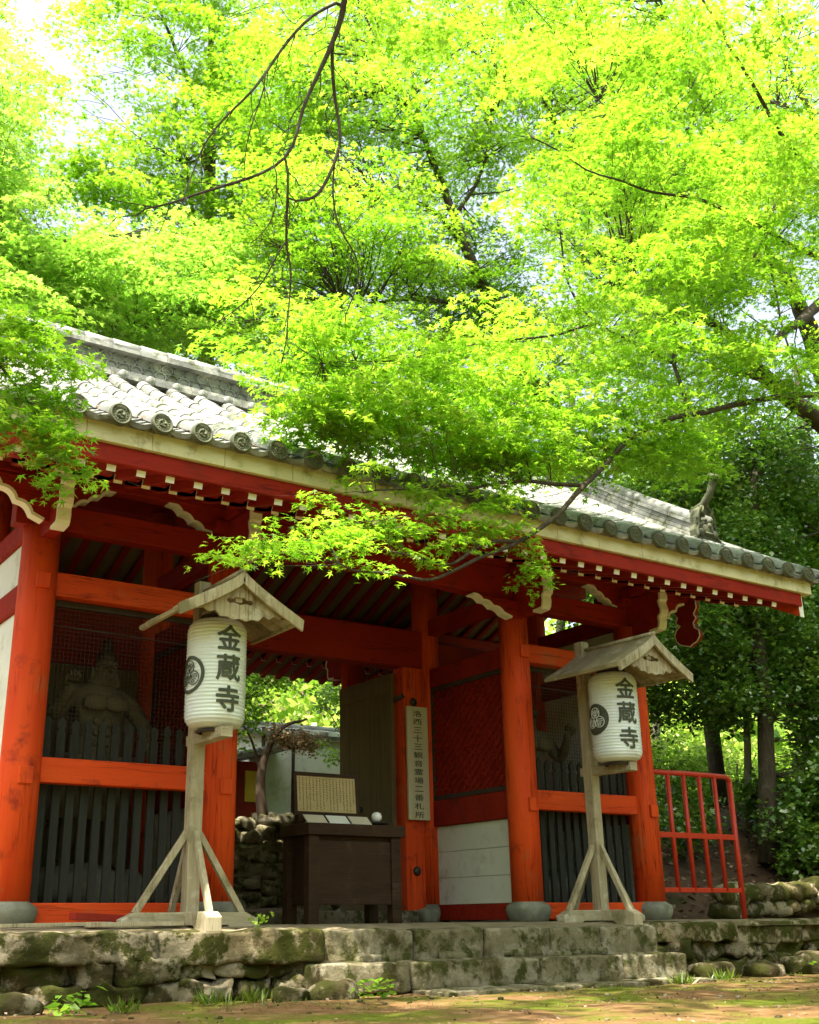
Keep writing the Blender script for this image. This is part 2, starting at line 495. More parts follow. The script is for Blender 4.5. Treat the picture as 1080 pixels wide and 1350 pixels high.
wall_run(mb, -3.2, 2.12, -1.12, -.035, -.52, .21, rows=2)
mb.build('rough_masonry', 'stone', t)
mb = MB()
wall_run(mb, 5.72, 12.5, -1.05, -.02, -.50, .20, rows=2, yfun=lambda x: .05 * max(0, x - 6))
mb.build('rough_masonry', 'stone', t)
st = thing('stone_steps', 'worn stone steps leading up to the middle of the gate terrace', 'steps', (3.9, -1.3, -.5))
def slabs(xs_, y0, y1, z0, z1, name='tread', k=9, amp=.05):
    for a, b in zip(xs_[:-1], xs_[1:]):
        mb = MB()
        rock(mb, ((a + b) / 2, (y0 + y1) / 2 + rnd.uniform(-.012, .012), (z0 + z1) / 2), ((b - a) / 2 - .003, (y1 - y0) / 2, (z1 - z0) / 2), rnd.random() * 90, 20, 18, amp * 1.5)
        mb.build(name, 'slab', st)
slabs([2.08, 3.0, 3.72, 4.45, 5.05, 5.78], -1.04, -.45, -.30, -.045)
slabs([1.95, 2.75, 4.05, 5.0, 5.78], -1.36, -.9, -.49, -.275)
for x, sx, z in ((2.55, .16, -.27), (3.35, .13, -.255), (4.1, .2, -.25), (4.5, .13, -.27), (4.85, .22, -.25)):
    mb = MB(); rock(mb, (x, -1.07, z), (sx, .05, .035), x, 5, 3.5, .2); mb.build('chinking_stone', 'slab', st)
slabs([2.75, 3.5, 4.25, 4.9, 5.7], -1.75, -1.3, -.56, -.475, 'bottom_slab', 10, .10)
for i, (x, y, s_, lb) in enumerate([(-.35, -1.5, .13, 'pale pointed rock lying at the far left foot of the wall'),
                                    (1.65, -1.42, .10, 'small round grey rock on moss near the left end of the steps'),
                                    (1.95, -1.5, .13, 'flat mossy rock against the left end of the lower step'),
                                    (6.1, -1.35, .16, 'mossy rock at the right end of the lowest stone slab'),
                                    (6.75, -1.4, .15, 'low brown rock below the right rubble wall'),
                                    (7.5, -1.3, .2, 'wide lichen rock beneath the right end of the wall')]):
    mb = MB()
    rock(mb, (x, y, -.5 + s_ * .25), (s_ * 1.4, s_, s_ * .6), 5 + i, 7, 3, .25)
    tag(mb.build('rock', 'stone', None), lb, 'rock', 'loose rocks at the foot of the wall')

# ------------------------------------------------------------------ the gate
A, B = 1.7, 3.4
PX = [0, A, A + B, 2 * A + B]
PY = [0, 1.6, 3.2]
PR = .158
gate = thing('temple_gate', 'vermilion wooden temple gate with grey tiled roof and two guardian bays', 'gate', (3.4, 1.6, 0))
def pillar(x, y, ztop, plug):
    mb = MB()
    mb.lathe([(PR, .165), (PR, 1.2), (PR * .99, 2.2), (PR * .97, ztop)], (x, y, 0), 28)
    o = mb.build('pillar', 'red', gate)
    b = MB()
    b.lathe([(.15, -.03), (.185, .0), (.215, .06), (.225, .11), (.212, .145), (.17, .168), (.16, .18)], (x, y, 0), 26)
    b.build('base_stone', 'greystone', o)
    if plug:
        for z in (1.10, 2.66):
            b = MB().box(x - .055, x + .055, y - PR - .022, y, z - .065, z + .065)
            b.build('beam_tenon', 'red', o, .006)
for x in PX:
    pillar(x, 0, 3.14, True)
    pillar(x, 1.6, 4.05, False)
    pillar(x, 3.2, 3.14, False)
def beam(x0, x1, y0, y1, z0, z1, material='redbeam', name='beam', bevel=.008):
    return MB().box(x0, x1, y0, y1, z0, z1).build(name, material, gate, bevel)
for y in (0, 3.2):
    for i in (0, 2):
        beam(PX[i] + .1, PX[i + 1] - .1, y - .06, y + .06, 2.572, 2.775)
        beam(PX[i] + .1, PX[i + 1] - .1, y - .06, y + .06, 1.064, 1.259)
        beam(PX[i] + .1, PX[i + 1] - .1, y - .06, y + .06, .015, .172, name='kick_board')
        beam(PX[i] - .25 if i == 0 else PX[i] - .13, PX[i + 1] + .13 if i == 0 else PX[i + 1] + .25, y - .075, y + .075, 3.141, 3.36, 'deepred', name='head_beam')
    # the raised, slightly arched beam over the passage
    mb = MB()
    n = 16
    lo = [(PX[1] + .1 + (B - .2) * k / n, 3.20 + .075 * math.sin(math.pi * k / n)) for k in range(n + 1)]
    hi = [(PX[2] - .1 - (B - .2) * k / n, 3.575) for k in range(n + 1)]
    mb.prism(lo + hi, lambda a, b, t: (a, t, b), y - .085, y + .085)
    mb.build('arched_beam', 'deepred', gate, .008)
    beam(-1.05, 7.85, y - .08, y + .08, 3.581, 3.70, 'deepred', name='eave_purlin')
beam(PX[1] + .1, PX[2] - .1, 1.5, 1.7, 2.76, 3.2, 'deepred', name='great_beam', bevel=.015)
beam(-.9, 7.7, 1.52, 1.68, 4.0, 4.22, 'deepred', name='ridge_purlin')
for x in PX:
    for y0, y1 in ((.12, 1.48), (1.72, 3.08)):
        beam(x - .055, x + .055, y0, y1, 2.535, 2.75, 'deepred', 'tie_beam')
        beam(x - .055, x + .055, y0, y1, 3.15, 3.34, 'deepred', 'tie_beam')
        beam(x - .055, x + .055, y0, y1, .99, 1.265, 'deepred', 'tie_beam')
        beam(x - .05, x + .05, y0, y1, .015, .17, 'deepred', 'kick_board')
# wall panels between the rows of pillars
def plank_panel(name, material, x, y0, y1, z0, z1, n, t=.03):
    mb = MB()
    for k in range(n):
        za, zb = z0 + (z1 - z0) * k / n, z0 + (z1 - z0) * (k + 1) / n
        mb.box(x - t / 2, x + t / 2, y0, y1, za + .002, zb - .002)
    return mb.build(name, material, gate, .003)
for x in (0, PX[1], PX[2], PX[3]):
    for y0, y1 in ((.12, 1.48), (1.72, 3.08)):
        plank_panel('white_panel', 'plaster', x, y0, y1, .172, .988, 3)
        if x in (PX[1], PX[2]):
            p = plank_panel('lattice_backing', 'darkred', x, y0 + .02, y1 - .02, 1.268, 2.532, 3, .02)
            for xs_, nm in ((-1, 'lattice'), (1, 'lattice')):
                mb = MB()
                xf = x + xs_ * .018
                step, zlo, zhi = .105, 1.30, 2.50
                c = -2.0
                while c < 3.0:
                    for sg in (1, -1):
                        # a diagonal line z = zlo + sg*(y-y0)+c clipped to the panel
                        pts = []
                        for yy in (y0 + .04, y1 - .04):
                            pts.append((yy, (zlo if sg > 0 else zlo) + sg * (yy - y0) * .85 + c))
                        (ya, za), (yb, zb) = pts
                        def clip(ya, za, yb, zb):
                            if max(za, zb) < zlo or min(za, zb) > zhi: return None
                            def cut(yp, zp, yq, zq):
                                if zp < zlo: f_ = (zlo - zp) / (zq - zp); return yp + (yq - yp) * f_, zlo
                                if zp > zhi: f_ = (zhi - zp) / (zq - zp); return yp + (yq - yp) * f_, zhi
                                return yp, zp
                            return cut(ya, za, yb, zb), cut(yb, zb, ya, za)
                        r_ = clip(ya, za, yb, zb)
                        if r_ and abs(r_[0][0] - r_[1][0]) > .03:
                            o_ = xf + xs_ * (.004 if sg > 0 else .011)
                            mb.bar((o_, r_[0][0], r_[0][1]), (o_, r_[1][0], r_[1][1]), .022, .012, (1, 0, 0))
                    c += step
                o = mb.build('lattice', 'deepred', gate)
                f = MB()
                xo = x + xs_ * .03
                f.box(xo - .02, xo + .02, y0, y0 + .045, 1.268, 2.532).box(xo - .02, xo + .02, y1 - .045, y1, 1.268, 2.532)
                f.box(xo - .02, xo + .02, y0 + .046, y1 - .046, 1.268, 1.315).box(xo - .02, xo + .02, y0 + .046, y1 - .046, 2.485, 2.532)
                f.build('lattice_frame', 'frame', o)
        else:
            plank_panel('white_panel', 'plaster', x, y0, y1, 1.268, 2.532, 1)
            plank_panel('white_panel', 'plaster', x, y0, y1, 2.752, 3.148, 1)
# back walls of the two guardian bays
for i in (0, 2):
    xa, xb = PX[i] + .12, PX[i + 1] - .12
    mb = MB()
    for k in range(5): mb.box(xa + (xb - xa) * k / 5 + .002, xa + (xb - xa) * (k + 1) / 5 - .002, 1.58, 1.62, .172, 2.38)
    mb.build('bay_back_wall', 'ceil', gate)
    mb = MB()
    for k in range(5): mb.box(xa, xb, 1.575, 1.625, 2.382 + .36 * k / 2.5, 2.38 + .36 * (k + 1) / 2.5)
    mb.build('bay_upper_boards', 'darkred', gate)
    MB().box(xa, xb, .1, 1.57, .10, .15).build('bay_floor', 'greystone', gate)
# picket screens and their dark frames
for i in (0, 2):
    xa, xb = PX[i] + PR, PX[i + 1] - PR
    n = 12
    for k in range(n):
        x = xa + (xb - xa) * (k + .5) / n
        mb = MB()
        w_, zt = .033, 1.60 + rnd.uniform(-.012, .012)
        out = [(-w_, .173), (w_, .173), (w_, zt - .13), (w_ * .72, zt - .115), (w_ * .72, zt - .1), (w_ * 1.05, zt - .07), (w_ * .9, zt - .03), (0, zt), (-w_ * .9, zt - .03), (-w_ * 1.05, zt - .07), (-w_ * .72, zt - .1), (-w_ * .72, zt - .115), (-w_, zt - .13)]
        mb.prism(out, lambda a, b, t: (x + a, t, b), .085, .115)
        mb.build('picket', 'picket', gate)
    mb = MB()
    mb.box(xa - .03, xa + .03, .065, .10, 1.262, 2.57).box(xb - .03, xb + .03, .065, .10, 1.262, 2.57).box(xa + .031, xb - .031, .065, .10, 2.52, 2.57)
    mb.bar((xa + .02, .09, 2.36), (xb - .02, .09, 2.33), .008, .008)
    sf = mb.build('screen_frame', 'frame', gate)
    mb = MB()                                               # fine wire netting over the opening
    xq = xa + .03
    while xq < xb - .03: mb.box(xq - .0013, xq + .0013, .082, .0846, 1.262, 2.52); xq += .036
    zq = 1.28
    while zq < 2.52: mb.box(xa + .03, xb - .03, .0852, .0878, zq - .0013, zq + .0013); zq += .036
    mb.build('wire_netting', 'frame', sf)
# door posts, the opened leaves and the sill
for sx, xp in ((1, PX[1]), (-1, PX[2])):
    x0, x1 = sorted((xp + sx * .15, xp + sx * .40))
    o = MB().box(x0, x1, 1.50, 1.70, .02, 2.758).build('door_post', 'red', gate, .006)
    mb = MB().lathe([(.005, 0), (.045, .002), (.05, .012), (.03, .028), (.012, .034)], (0, 0, 0), 14)
    for z in (.52, 2.36):
        k = MB(); k.add([(xp + sx * .27 + a, 1.498 - c, z + b) for a, b, c in mb.v], mb.f, True); k.build('boss', 'metal', o)
    xd = xp + sx * .44
    mb = MB()
    for k in range(5): mb.box(xd - .03, xd + .03, 1.66 + .222 * k, 1.66 + .222 * (k + 1) - .004, .12, 2.70)
    d = mb.build('door_leaf', 'door', gate, .003)
    for z in (.35, 2.55):
        MB().box(xd - .045, xd - .0305, 1.68, 2.75, z - .07, z + .07).box(xd + .0305, xd + .045, 1.68, 2.75, z - .07, z + .07).build('door_rail', 'door', d, .004)
    mb = MB()
    for yy, z in ((2.3, 1.23), (2.3, 1.09), (1.75, .55)):
        for q in (-1, 1): mb.tube([(xd + q * .03, yy, z), (xd + q * .05, yy, z), (xd + q * .058, yy, z)], [.034, .03, .012], 10)
    mb.build('door_studs', 'metal', d)
    mb = MB(); mb.bar((xp + sx * .40, 1.50, 2.42), (xp + sx * .40, 1.74, 2.38), .05, .05); mb.build('hinge_arm', 'metal', d)
MB().box(PX[1] + .16, PX[2] - .16, 1.42, 1.78, -.02, .118).build('door_sill', 'slab', gate, .012)

# carved noses and arms with white painted edges
def nose(p, d, prof, wdt, name='bracket_arm'):
    """prof: list of (out, z) down the painted edge; d = unit direction in plan; closed back to the post"""
    d = Vector((d[0], d[1], 0)); s_ = Vector((-d.y, d.x, 0))
    P0 = Vector((p[0], p[1], 0))
    back = [(0.0, prof[-1][1]), (0.0, prof[0][1])]
    mb = MB()
    mb.prism(prof + back, lambda a, b, t: P0 + d * a + s_ * t + Vector((0, 0, b)), -wdt / 2, wdt / 2)
    o = mb.build(name, 'deepred', gate)
    e = MB()
    n = len(prof)
    out = []
    for i, (a, z) in enumerate(prof):
        a0, z0 = prof[max(0, i - 1)]; a1, z1 = prof[min(n - 1, i + 1)]
        tx, tz = a1 - a0, z1 - z0
        ln = math.hypot(tx, tz) or 1
        nx, nz_ = -tz / ln, tx / ln
        if nx < 0 and abs(nx) > abs(nz_): nx, nz_ = -nx, -nz_
        if abs(nx) <= abs(nz_) and nz_ > 0: nx, nz_ = -nx, -nz_
        out.append((a + nx * .006, z + nz_ * .006, a - nx * .02, z - nz_ * .02))
    vs, fs = [], []
    for (a, z, b, y_) in out:
        for sgn in (-1, 1):
            vs.append(P0 + d * a + s_ * (sgn * (wdt / 2 + .004)) + Vector((0, 0, z)))
            vs.append(P0 + d * b + s_ * (sgn * (wdt / 2 + .004)) + Vector((0, 0, y_)))
    for i in range(n - 1):
        a = i * 4; b = a + 4
        fs += [(a, a + 2, b + 2, b), (a, b, b + 1, a + 1), (a + 2, a + 3, b + 3, b + 2), (a + 1, b + 1, b + 3, a + 3)]
    fs += [(0, 1, 3, 2), ((n - 1) * 4, (n - 1) * 4 + 2, (n - 1) * 4 + 3, (n - 1) * 4 + 1)]
    e.add(vs, fs); e.build('painted_edge', 'white', o)
    return o
def wave(a0, z0, a1, z1, amp, n=3, k=18):
    dx, dz = a1 - a0, z1 - z0
    ln = math.hypot(dx, dz)
    px_, pz_ = -dz / ln, dx / ln
    return [(a0 + dx * i / k + px_ * amp * abs(math.sin(math.pi * n * i / k)), z0 + dz * i / k + pz_ * amp * abs(math.sin(math.pi * n * i / k))) for i in range(k + 1)]
FRONT_NOSE = [(.60, 3.455), (.60, 3.36), (.575, 3.34), (.585, 3.29), (.60, 3.24), (.59, 3.19), (.555, 3.165), (.56, 3.11), (.55, 3.06), (.53, 3.03), (.40, 3.02)]
for i, x in enumerate(PX):
    nose((x, 0), (0, -1), FRONT_NOSE, .105)
    nose((x, 3.2), (0, 1), FRONT_NOSE, .105)
    MB().box(x - .17, x + .17, -.17, .17, 3.362, 3.47).build('bearing_block', 'deepred', gate, .02)
    MB().box(x - .09, x + .09, -.40, .40, 3.472, 3.58).build('cross_arm', 'deepred', gate, .01)
    for sgn in (-1, 1):
        inner = (i == 1 and sgn > 0) or (i == 2 and sgn < 0)
        if i == 2 and sgn < 0: pr_ = [(.66, 3.19)] + wave(.655, 3.18, .25, 3.035, -.022) + [(.14, 3.0)]
        elif inner: pr_ = [(.60, 3.59)] + wave(.56, 3.575, .34, 3.45, -.02) + [(.14, 3.40)]
        else: pr_ = [(.60, 3.580)] + wave(.58, 3.572, .25, 3.375, -.022) + [(.15, 3.362)]
        nose((x, -.11 if (i == 2 and sgn < 0) else 0), (sgn, 0), pr_, .10)
# upper side arms at the outer left corner, as seen past the first pillar
nose((0, -.30), (-1, 0), [(.62, 3.44)] + wave(.6, 3.43, .2, 3.14, -.03) + [(.1, 3.1)], .10)
nose((6.8, -.30), (1, 0), [(.62, 3.44)] + wave(.6, 3.43, .2, 3.14, -.03) + [(.1, 3.1)], .10)

# rafters, two tiers in front and at the back, white painted ends
RX = [.052 + .2355 * k for k in range(-5, 33)]
def rafter(x, p0, p1, s_=.066, name='rafter'):
    mb = MB().bar((x, p0[0], p0[1]), (x, p1[0], p1[1]), s_, s_)
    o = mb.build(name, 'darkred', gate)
    d = (Vector((x, *p1)) - Vector((x, *p0))).normalized()
    a = Vector((x, *p0))
    e = MB().bar(a - d * .008, a - d * .0005, s_ + .004, s_ + .004)
    e.build('rafter_tip', 'white', o)
for x in RX:
    rafter(x, (-1.44, 3.222), (-.55, 3.47))
    if x < 7.7: rafter(x, (-.95, 3.335), (1.5, 4.34))
    if 1.2 < x < 7.0: rafter(x, (4.64, 3.20), (3.75, 3.45), name='rear_flying_rafter')
    rafter(x, (4.15, 3.315), (1.7, 4.34), name='rear_rafter')
def sheet(y0, z0, y1, z1, t, name, material, x0=-1.15, x1=7.95):
    mb = MB()
    n = 14
    for k in range(n):
        a, b = k / n, (k + 1) / n
        ya, yb = y0 + (y1 - y0) * a, y0 + (y1 - y0) * b
        za, zb = z0 + (z1 - z0) * a, z0 + (z1 - z0) * b
        mb.add([(x0, ya, za), (x1, ya, za), (x1, yb, zb), (x0, yb, zb), (x0, ya, za + t), (x1, ya, za + t), (x1, yb, zb + t), (x0, yb, zb + t)],
               [(0, 3, 2, 1), (4, 5, 6, 7), (0, 1, 5, 4), (1, 2, 6, 5), (2, 3, 7, 6), (3, 0, 4, 7)])
    return mb.build(name, material, gate)
sheet(-1.46, 3.252, -.60, 3.492, .012, 'soffit_board', 'darkred')
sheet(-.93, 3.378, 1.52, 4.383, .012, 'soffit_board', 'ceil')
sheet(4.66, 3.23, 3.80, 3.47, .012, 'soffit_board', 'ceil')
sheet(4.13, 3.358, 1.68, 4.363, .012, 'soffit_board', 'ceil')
for y, s_ in ((-1.5, 1), (4.7, -1)):
    y0, y1 = sorted((y, y + .055 * s_))
    beam(-1.25, 8.0, y0, y1, 3.232, 3.372, 'deepred', 'fascia', .006)
    y0, y1 = sorted((y - .04 * s_, y + .08 * s_))
    mb = MB()
    xa = -1.3
    while xa < 8.13:
        xb = min(xa + rnd.uniform(.5, .62), 8.14)
        mb.box(xa + .0015, xb - .0015, y0, y1, 3.374, 3.545)
        xa = xb
    mb.build('eave_board', 'cream', gate, .004)
    y0, y1 = sorted((y + .58 * s_, y + .65 * s_))
    beam(-1.2, 7.9, y0, y1, 3.375, 3.435, 'darkred', 'eave_batten', .004)
# bargeboards on the gable ends with white painted lower ends
for xg, sg in ((-1.22, -1), (8.0, 1)):
    for ys_ in (1, -1):
        pts = []
        for k in range(13):
            s_ = k / 12
            yy = -1.47 + 3.07 * s_
            zz = 3.12 + .50 * s_ * 3.07 + .03 * (s_ * 3.07) ** 2
            pts.append((yy, zz))
        poly = pts + [(yy, zz + .30) for yy, zz in reversed(pts)]
        mb = MB().prism(poly, (lambda a, b, t: (t, a, b)) if ys_ > 0 else (lambda a, b, t: (t, 3.2 - a, b)), xg - .03, xg + .03)
        o = mb.build('bargeboard', 'redbeam', gate, .006)
        ye = -1.4735 if ys_ > 0 else 4.6735
        MB().box(xg - .034, xg + .034, *sorted((ye, ye - .006 * ys_)), 3.115, 3.43).build('painted_end', 'white', o)
        # pendant hiding the purlin end
        cx = 0 if ys_ > 0 else 3.2
        out = [(-.17, 3.66), (.17, 3.66), (.17, 3.50), (.13, 3.44), (.16, 3.38), (.10, 3.33), (.17, 3.29), (.20, 3.22), (.18, 3.15), (.12, 3.10), (.03, 3.07), (-.02, 3.055), (-.06, 3.08), (-.13, 3.10), (-.18, 3.16), (-.17, 3.23), (-.11, 3.27), (-.10, 3.33), (-.15, 3.38), (-.12, 3.44), (-.17, 3.50)]
        vs, fs = poly2d([[(cx + a, b) for a, b in out]], .06)
        xk = 7.86 if sg > 0 else -1.06
        mb = MB().mesh(vs, fs, lambda v: (xk + v[2], v[0], v[1]))
        for q in (-1, 1):
            for tt in (-1, 1):
                mb.tube([(xk + tt * .03, cx + q * .10 + .055 * (1 - k / 22) * math.cos(k * .6), 3.185 + .055 * (1 - k / 22) * math.sin(k * .6)) for k in range(20)], .008, 5)
        o = mb.build('purlin_pendant', 'darkred', gate)
        e = MB()
        loop = [(xk - .031, cx + a, b) for a, b in out[2:] + out[:1]]
        e.tube(loop, .008, 5); e.build('painted_edge', 'white', o)

# tiled roof
EY = -1.56
def roof_z(s_): return 3.555 + .52 * s_ + .028 * s_ * s_
SM = 3.16
def roof_pt(x, s_, h, sy):
    """s_ runs up the slope (in plan) from the eave; h lifts square to the surface; sy=+1 front, -1 back"""
    sl = .52 + .056 * s_
    ln = math.hypot(1, sl)
    y = EY + s_ - h * sl / ln
    z = roof_z(s_) + h / ln
    return (x, y if sy > 0 else 3.2 - y, z)
TX = [.352 + .33165 * k for k in range(-5, 25)]
TW = .33165
for sy in (1, -1):
    mb = MB()
    rows = 12
    stp = SM / rows
    for k, x in enumerate(TX):
        jit = [rnd.uniform(-.006, .006) for _ in range(rows)]
        for r_ in range(rows):                               # round cover tiles, each a little wider at its lower end
            n = 9
            ring = []
            for q, (s_, ra) in enumerate(((r_ * stp - (.05 if r_ == 0 else 0), .079), (r_ * stp + .02, .080), ((r_ + 1) * stp + .004, .071))):
                for j in range(n):
                    a = math.pi * j / (n - 1)
                    ring.append(roof_pt(x + jit[r_] + ra * math.cos(a), s_, .035 + ra * math.sin(a) * .98, sy))
            fs = [(q * n + j, q * n + j + 1, (q + 1) * n + j + 1, (q + 1) * n + j) for q in range(2) for j in range(n - 1)]
            mb.add(ring, fs, True)
            mb.add([ring[j] for j in range(n)], [tuple(range(n))])
        rr = rows * 2                                        # concave pan tiles, stepped
        st2 = SM / rr
        if k < len(TX) - 1:
            for r_ in range(rr):
                n = 7
                ring = []
                dz_ = rnd.uniform(-.004, .004)
                for q, (s_, h) in enumerate(((r_ * st2 - .05, .020), (r_ * st2 - .05, .042), ((r_ + 1) * st2 - .03, .024))):
                    for j in range(n):
                        u_ = -1 + 2 * j / (n - 1)
                        ring.append(roof_pt(x + TW / 2 + u_ * (TW / 2 - .035), s_, h + dz_ + .05 * (u_ * u_) - .035, sy))
                fs = [(q * n + j, q * n + j + 1, (q + 1) * n + j + 1, (q + 1) * n + j) for q in range(2) for j in range(n - 1)]
                mb.add(ring, fs)
    body = []
    nn = 12
    for k in range(nn + 1):
        for h in (-.012, -.05):
            for x in (-1.28, 8.06): body.append(roof_pt(x, SM * k / nn, h, sy))
    fs = []
    for k in range(nn):
        a = k * 4; b = a + 4
        fs += [(a, a + 1, b + 1, b), (a + 2, b + 2, b + 3, a + 3), (a, b, b + 2, a + 2), (a + 1, a + 3, b + 3, b + 1)]
    fs += [(0, 2, 3, 1), (nn * 4, nn * 4 + 1, nn * 4 + 3, nn * 4 + 2)]
    mb.add(body, fs)
    roof = mb.build('tiled_roof', 'tile', gate)
    if sy > 0: roof_front = roof
    # hanging lips of the pan tiles along the eave
    mb = MB()
    for x in TX[:-1]:
        n = 9
        vs = []
        for j in range(n):
            u_ = -1 + 2 * j / (n - 1)
            xx = x + TW / 2 + u_ * (TW / 2 - .03)
            for h in (.06 * u_ * u_ + .006, .06 * u_ * u_ - .034):
                for s_ in (-.062, -.045): vs.append(roof_pt(xx, s_, h, sy))
        fs = []
        for j in range(n - 1):
            a = j * 4; b = a + 4
            fs += [(a, b, b + 2, a + 2), (a + 1, a + 3, b + 3, b + 1), (a, a + 1, b + 1, b), (a + 2, b + 2, b + 3, a + 3)]
        mb.add(vs, fs)
    mb.build('eave_tile_lip', 'tile', roof)
# the round end tiles with their swirl and ring of beads, one mesh shared by copies
mb = MB()
def disc(r_, y0, y1, n=24): mb.tube([(0, y0, 0), (0, y1, 0)], r_, n, True, False)
disc(.088, 0, -.035)
mb.tube([(.077 * math.cos(k * math.pi / 12), -.037, .077 * math.sin(k * math.pi / 12)) for k in range(25)], .0095, 6, False)
for k in range(16): mb.lathe([(.0065, 0), (.0045, .004), (.001, .006)], (0, 0, 0), 6)
vv = mb.v[-16 * 18:]; base = len(mb.v) - 16 * 18
for k in range(16):
    a = k * math.pi / 8
    for q in range(18):
        x_, y_, z_ = mb.v[base + k * 18 + q]
        mb.v[base + k * 18 + q] = (.053 * math.cos(a) + x_, -.035 - z_, .053 * math.sin(a) + y_)
for k in range(3):
    a0 = k * 2 * math.pi / 3
    pts = [((.020 + .016 * q / 9) * math.cos(a0 + q * .24), -.036, (.020 + .016 * q / 9) * math.sin(a0 + q * .24)) for q in range(10)]
    mb.tube(pts, [.012 * (1 - q / 10.5) + .002 for q in range(10)], 6)
proto = mb.build('round_end_tile', 'tileend', None, origin=(0, 0, 0))
first = True
for x in TX:
    o = proto if first else proto.copy()
    if not first: COL.objects.link(o)
    first = False
    P = Vector(roof_pt(x, -.045, .030, 1)) - gate.location
    o.parent = roof_front; o.location = P
    o.rotation_euler = (R(rnd.uniform(-8, 0)), R(rnd.uniform(-40, 40)), R(rnd.uniform(-4, 4)))
# main ridge
zr = roof_z(SM) - .02
def ridge_layers(mb, x0, x1, y, z, layers):
    for hw, h in layers:
        xa = x0
        while xa < x1 - .01:
            xb = min(xa + .31, x1)
            mb.box(xa + .002, xb - .002, y - hw, y + hw, z, z + h - .006)
            xa = xb
        z += h
    return z
mb = MB()
zt = ridge_layers(mb, -1.2, 8.0, 1.6, zr, [(.20, .06), (.17, .05)])
zband = zt
mb.box(-1.2, 8.0, 1.50, 1.70, zt, zt + .20)
zt = ridge_layers(mb, -1.2, 8.0, 1.6, zt + .20, [(.20, .045), (.17, .045)])
for k in range(29): mb.tube([(-1.2 + k * .317, 1.6, zt + .02), (-1.2 + k * .317 + .31, 1.6, zt + .02)], [.105, .098], 14)
rg = mb.build('main_ridge', 'tile', gate)
for sd_ in (-1, 1):
    mb = MB()
    for rrow, off in ((0, 0), (1, .07)):
        for k in range(65):
            cx, cz = -1.1 + k * .14 + off, zband + .055 + rrow * .095
            if cx > 7.9: continue
            mb.tube([(cx + .062 * math.cos(a * math.pi / 8), 1.6 + sd_ * .112, cz + .05 * math.sin(a * math.pi / 8)) for a in range(17)], .010, 5, False)
    mb.build('ring_tile_band', 'tile', rg)
cx = -1.05
rd0 = MB().tube([(cx, 1.44, zr + .035), (cx, 1.365, zr + .02), (cx, 1.355, zr + .02)], [.052, .052, .035], 14).build('ridge_disc', 'tile', rg)
for k in range(1, 30):
    o = rd0.copy(); COL.objects.link(o); o.location = (k * .307, 0, 0)
# descending ridges with demon-face end tiles
for xk in (-.93, 7.72):
    for sy in (1, -1):
        mb = MB()
        s0, s1 = 1.12, SM - .1
        nn = 8
        for hw, h0, h1 in ((.13, .06, .13), (.115, .137, .18), (.10, .187, .23), (.115, .237, .27)):
            for k in range(nn):
                a, b = s0 + (s1 - s0) * k / nn + .003, s0 + (s1 - s0) * (k + 1) / nn - .003
                vs = [roof_pt(xk + i * hw, s_, h, sy) for s_ in (a, b) for i, h in ((-1, h0), (1, h0), (1, h1), (-1, h1))]
                mb.add(vs, [(0, 1, 2, 3), (7, 6, 5, 4), (0, 4, 5, 1), (1, 5, 6, 2), (2, 6, 7, 3), (3, 7, 4, 0)])
        mb.tube([roof_pt(xk, s0 + (s1 - s0) * k / nn, .29, sy) for k in range(nn + 1)], .085, 12)
        ds = mb.build('descending_ridge', 'tile', gate)
        yo = -.50 if sy > 0 else 3.7
        zo = 4.17
        out = [(-.20, 0), (-.22, .06), (-.17, .10), (-.18, .17), (-.145, .24), (-.15, .33), (-.12, .42), (-.06, .475), (0, .49), (.06, .475), (.12, .42), (.15, .33), (.145, .24), (.18, .17), (.17, .10), (.22, .06), (.20, 0)]
        vs, fs = poly2d([out], .11)
        mb = MB().mesh(vs, fs, lambda v: (xk + v[0], yo - sy * v[2], zo + v[1]))
        mb.tube([(xk + a * .93, yo - sy * .06, zo + b * .97 + .005) for a, b in out], .020, 6)
        rock(mb, (xk, yo - sy * .06, zo + .20), (.085, .05, .10), 3, 6, 2.5, .15)
        for q in (-1, 1):
            rock(mb, (xk + q * .055, yo - sy * .075, zo + .29), (.035, .04, .03), 5 + q, 4, 2.5, .1)
            rock(mb, (xk + q * .11, yo - sy * .06, zo + .13), (.045, .035, .05), 9 + q, 4, 2.5, .2)
            mb.tube([(xk + q * .05, yo - sy * .07, zo + .35), (xk + q * .085, yo - sy * .10, zo + .40), (xk + q * .08, yo - sy * .11, zo + .45)], [.022, .016, .006], 7)
            for kk in range(5): rock(mb, (xk + q * (.15 + .012 * (kk % 2)), yo - sy * .058, zo + .05 + kk * .065), (.018, .016, .018), kk, 3, 2.2, .1)
        rock(mb, (xk, yo - sy * .10, zo + .22), (.03, .03, .035), 15, 4, 2.4, .1)
        mb.tube([(xk - .06, yo - sy * .085, zo + .13), (xk, yo - sy * .105, zo + .115), (xk + .06, yo - sy * .085, zo + .13)], .016, 6)
        on = mb.build('ogre_face_tile', 'tileend', ds)
        mb = MB()
        pts = [(xk, yo + sy * .12, zo + .44), (xk, yo - sy * .05, zo + .50), (xk, yo - sy * .17, zo + .62), (xk, yo - sy * .24, zo + .78)]
        mb.tube(pts, [.062, .05, .045, .05], 14)
        mb.tube([(xk, yo - sy * .237, zo + .772), (xk, yo - sy * .262, zo + .826)], [.074, .074], 18)
        mb.build('bird_perch_tile', 'tileend', ds)  # darker than the ridge tiles: shade put into the colour
mb = MB()
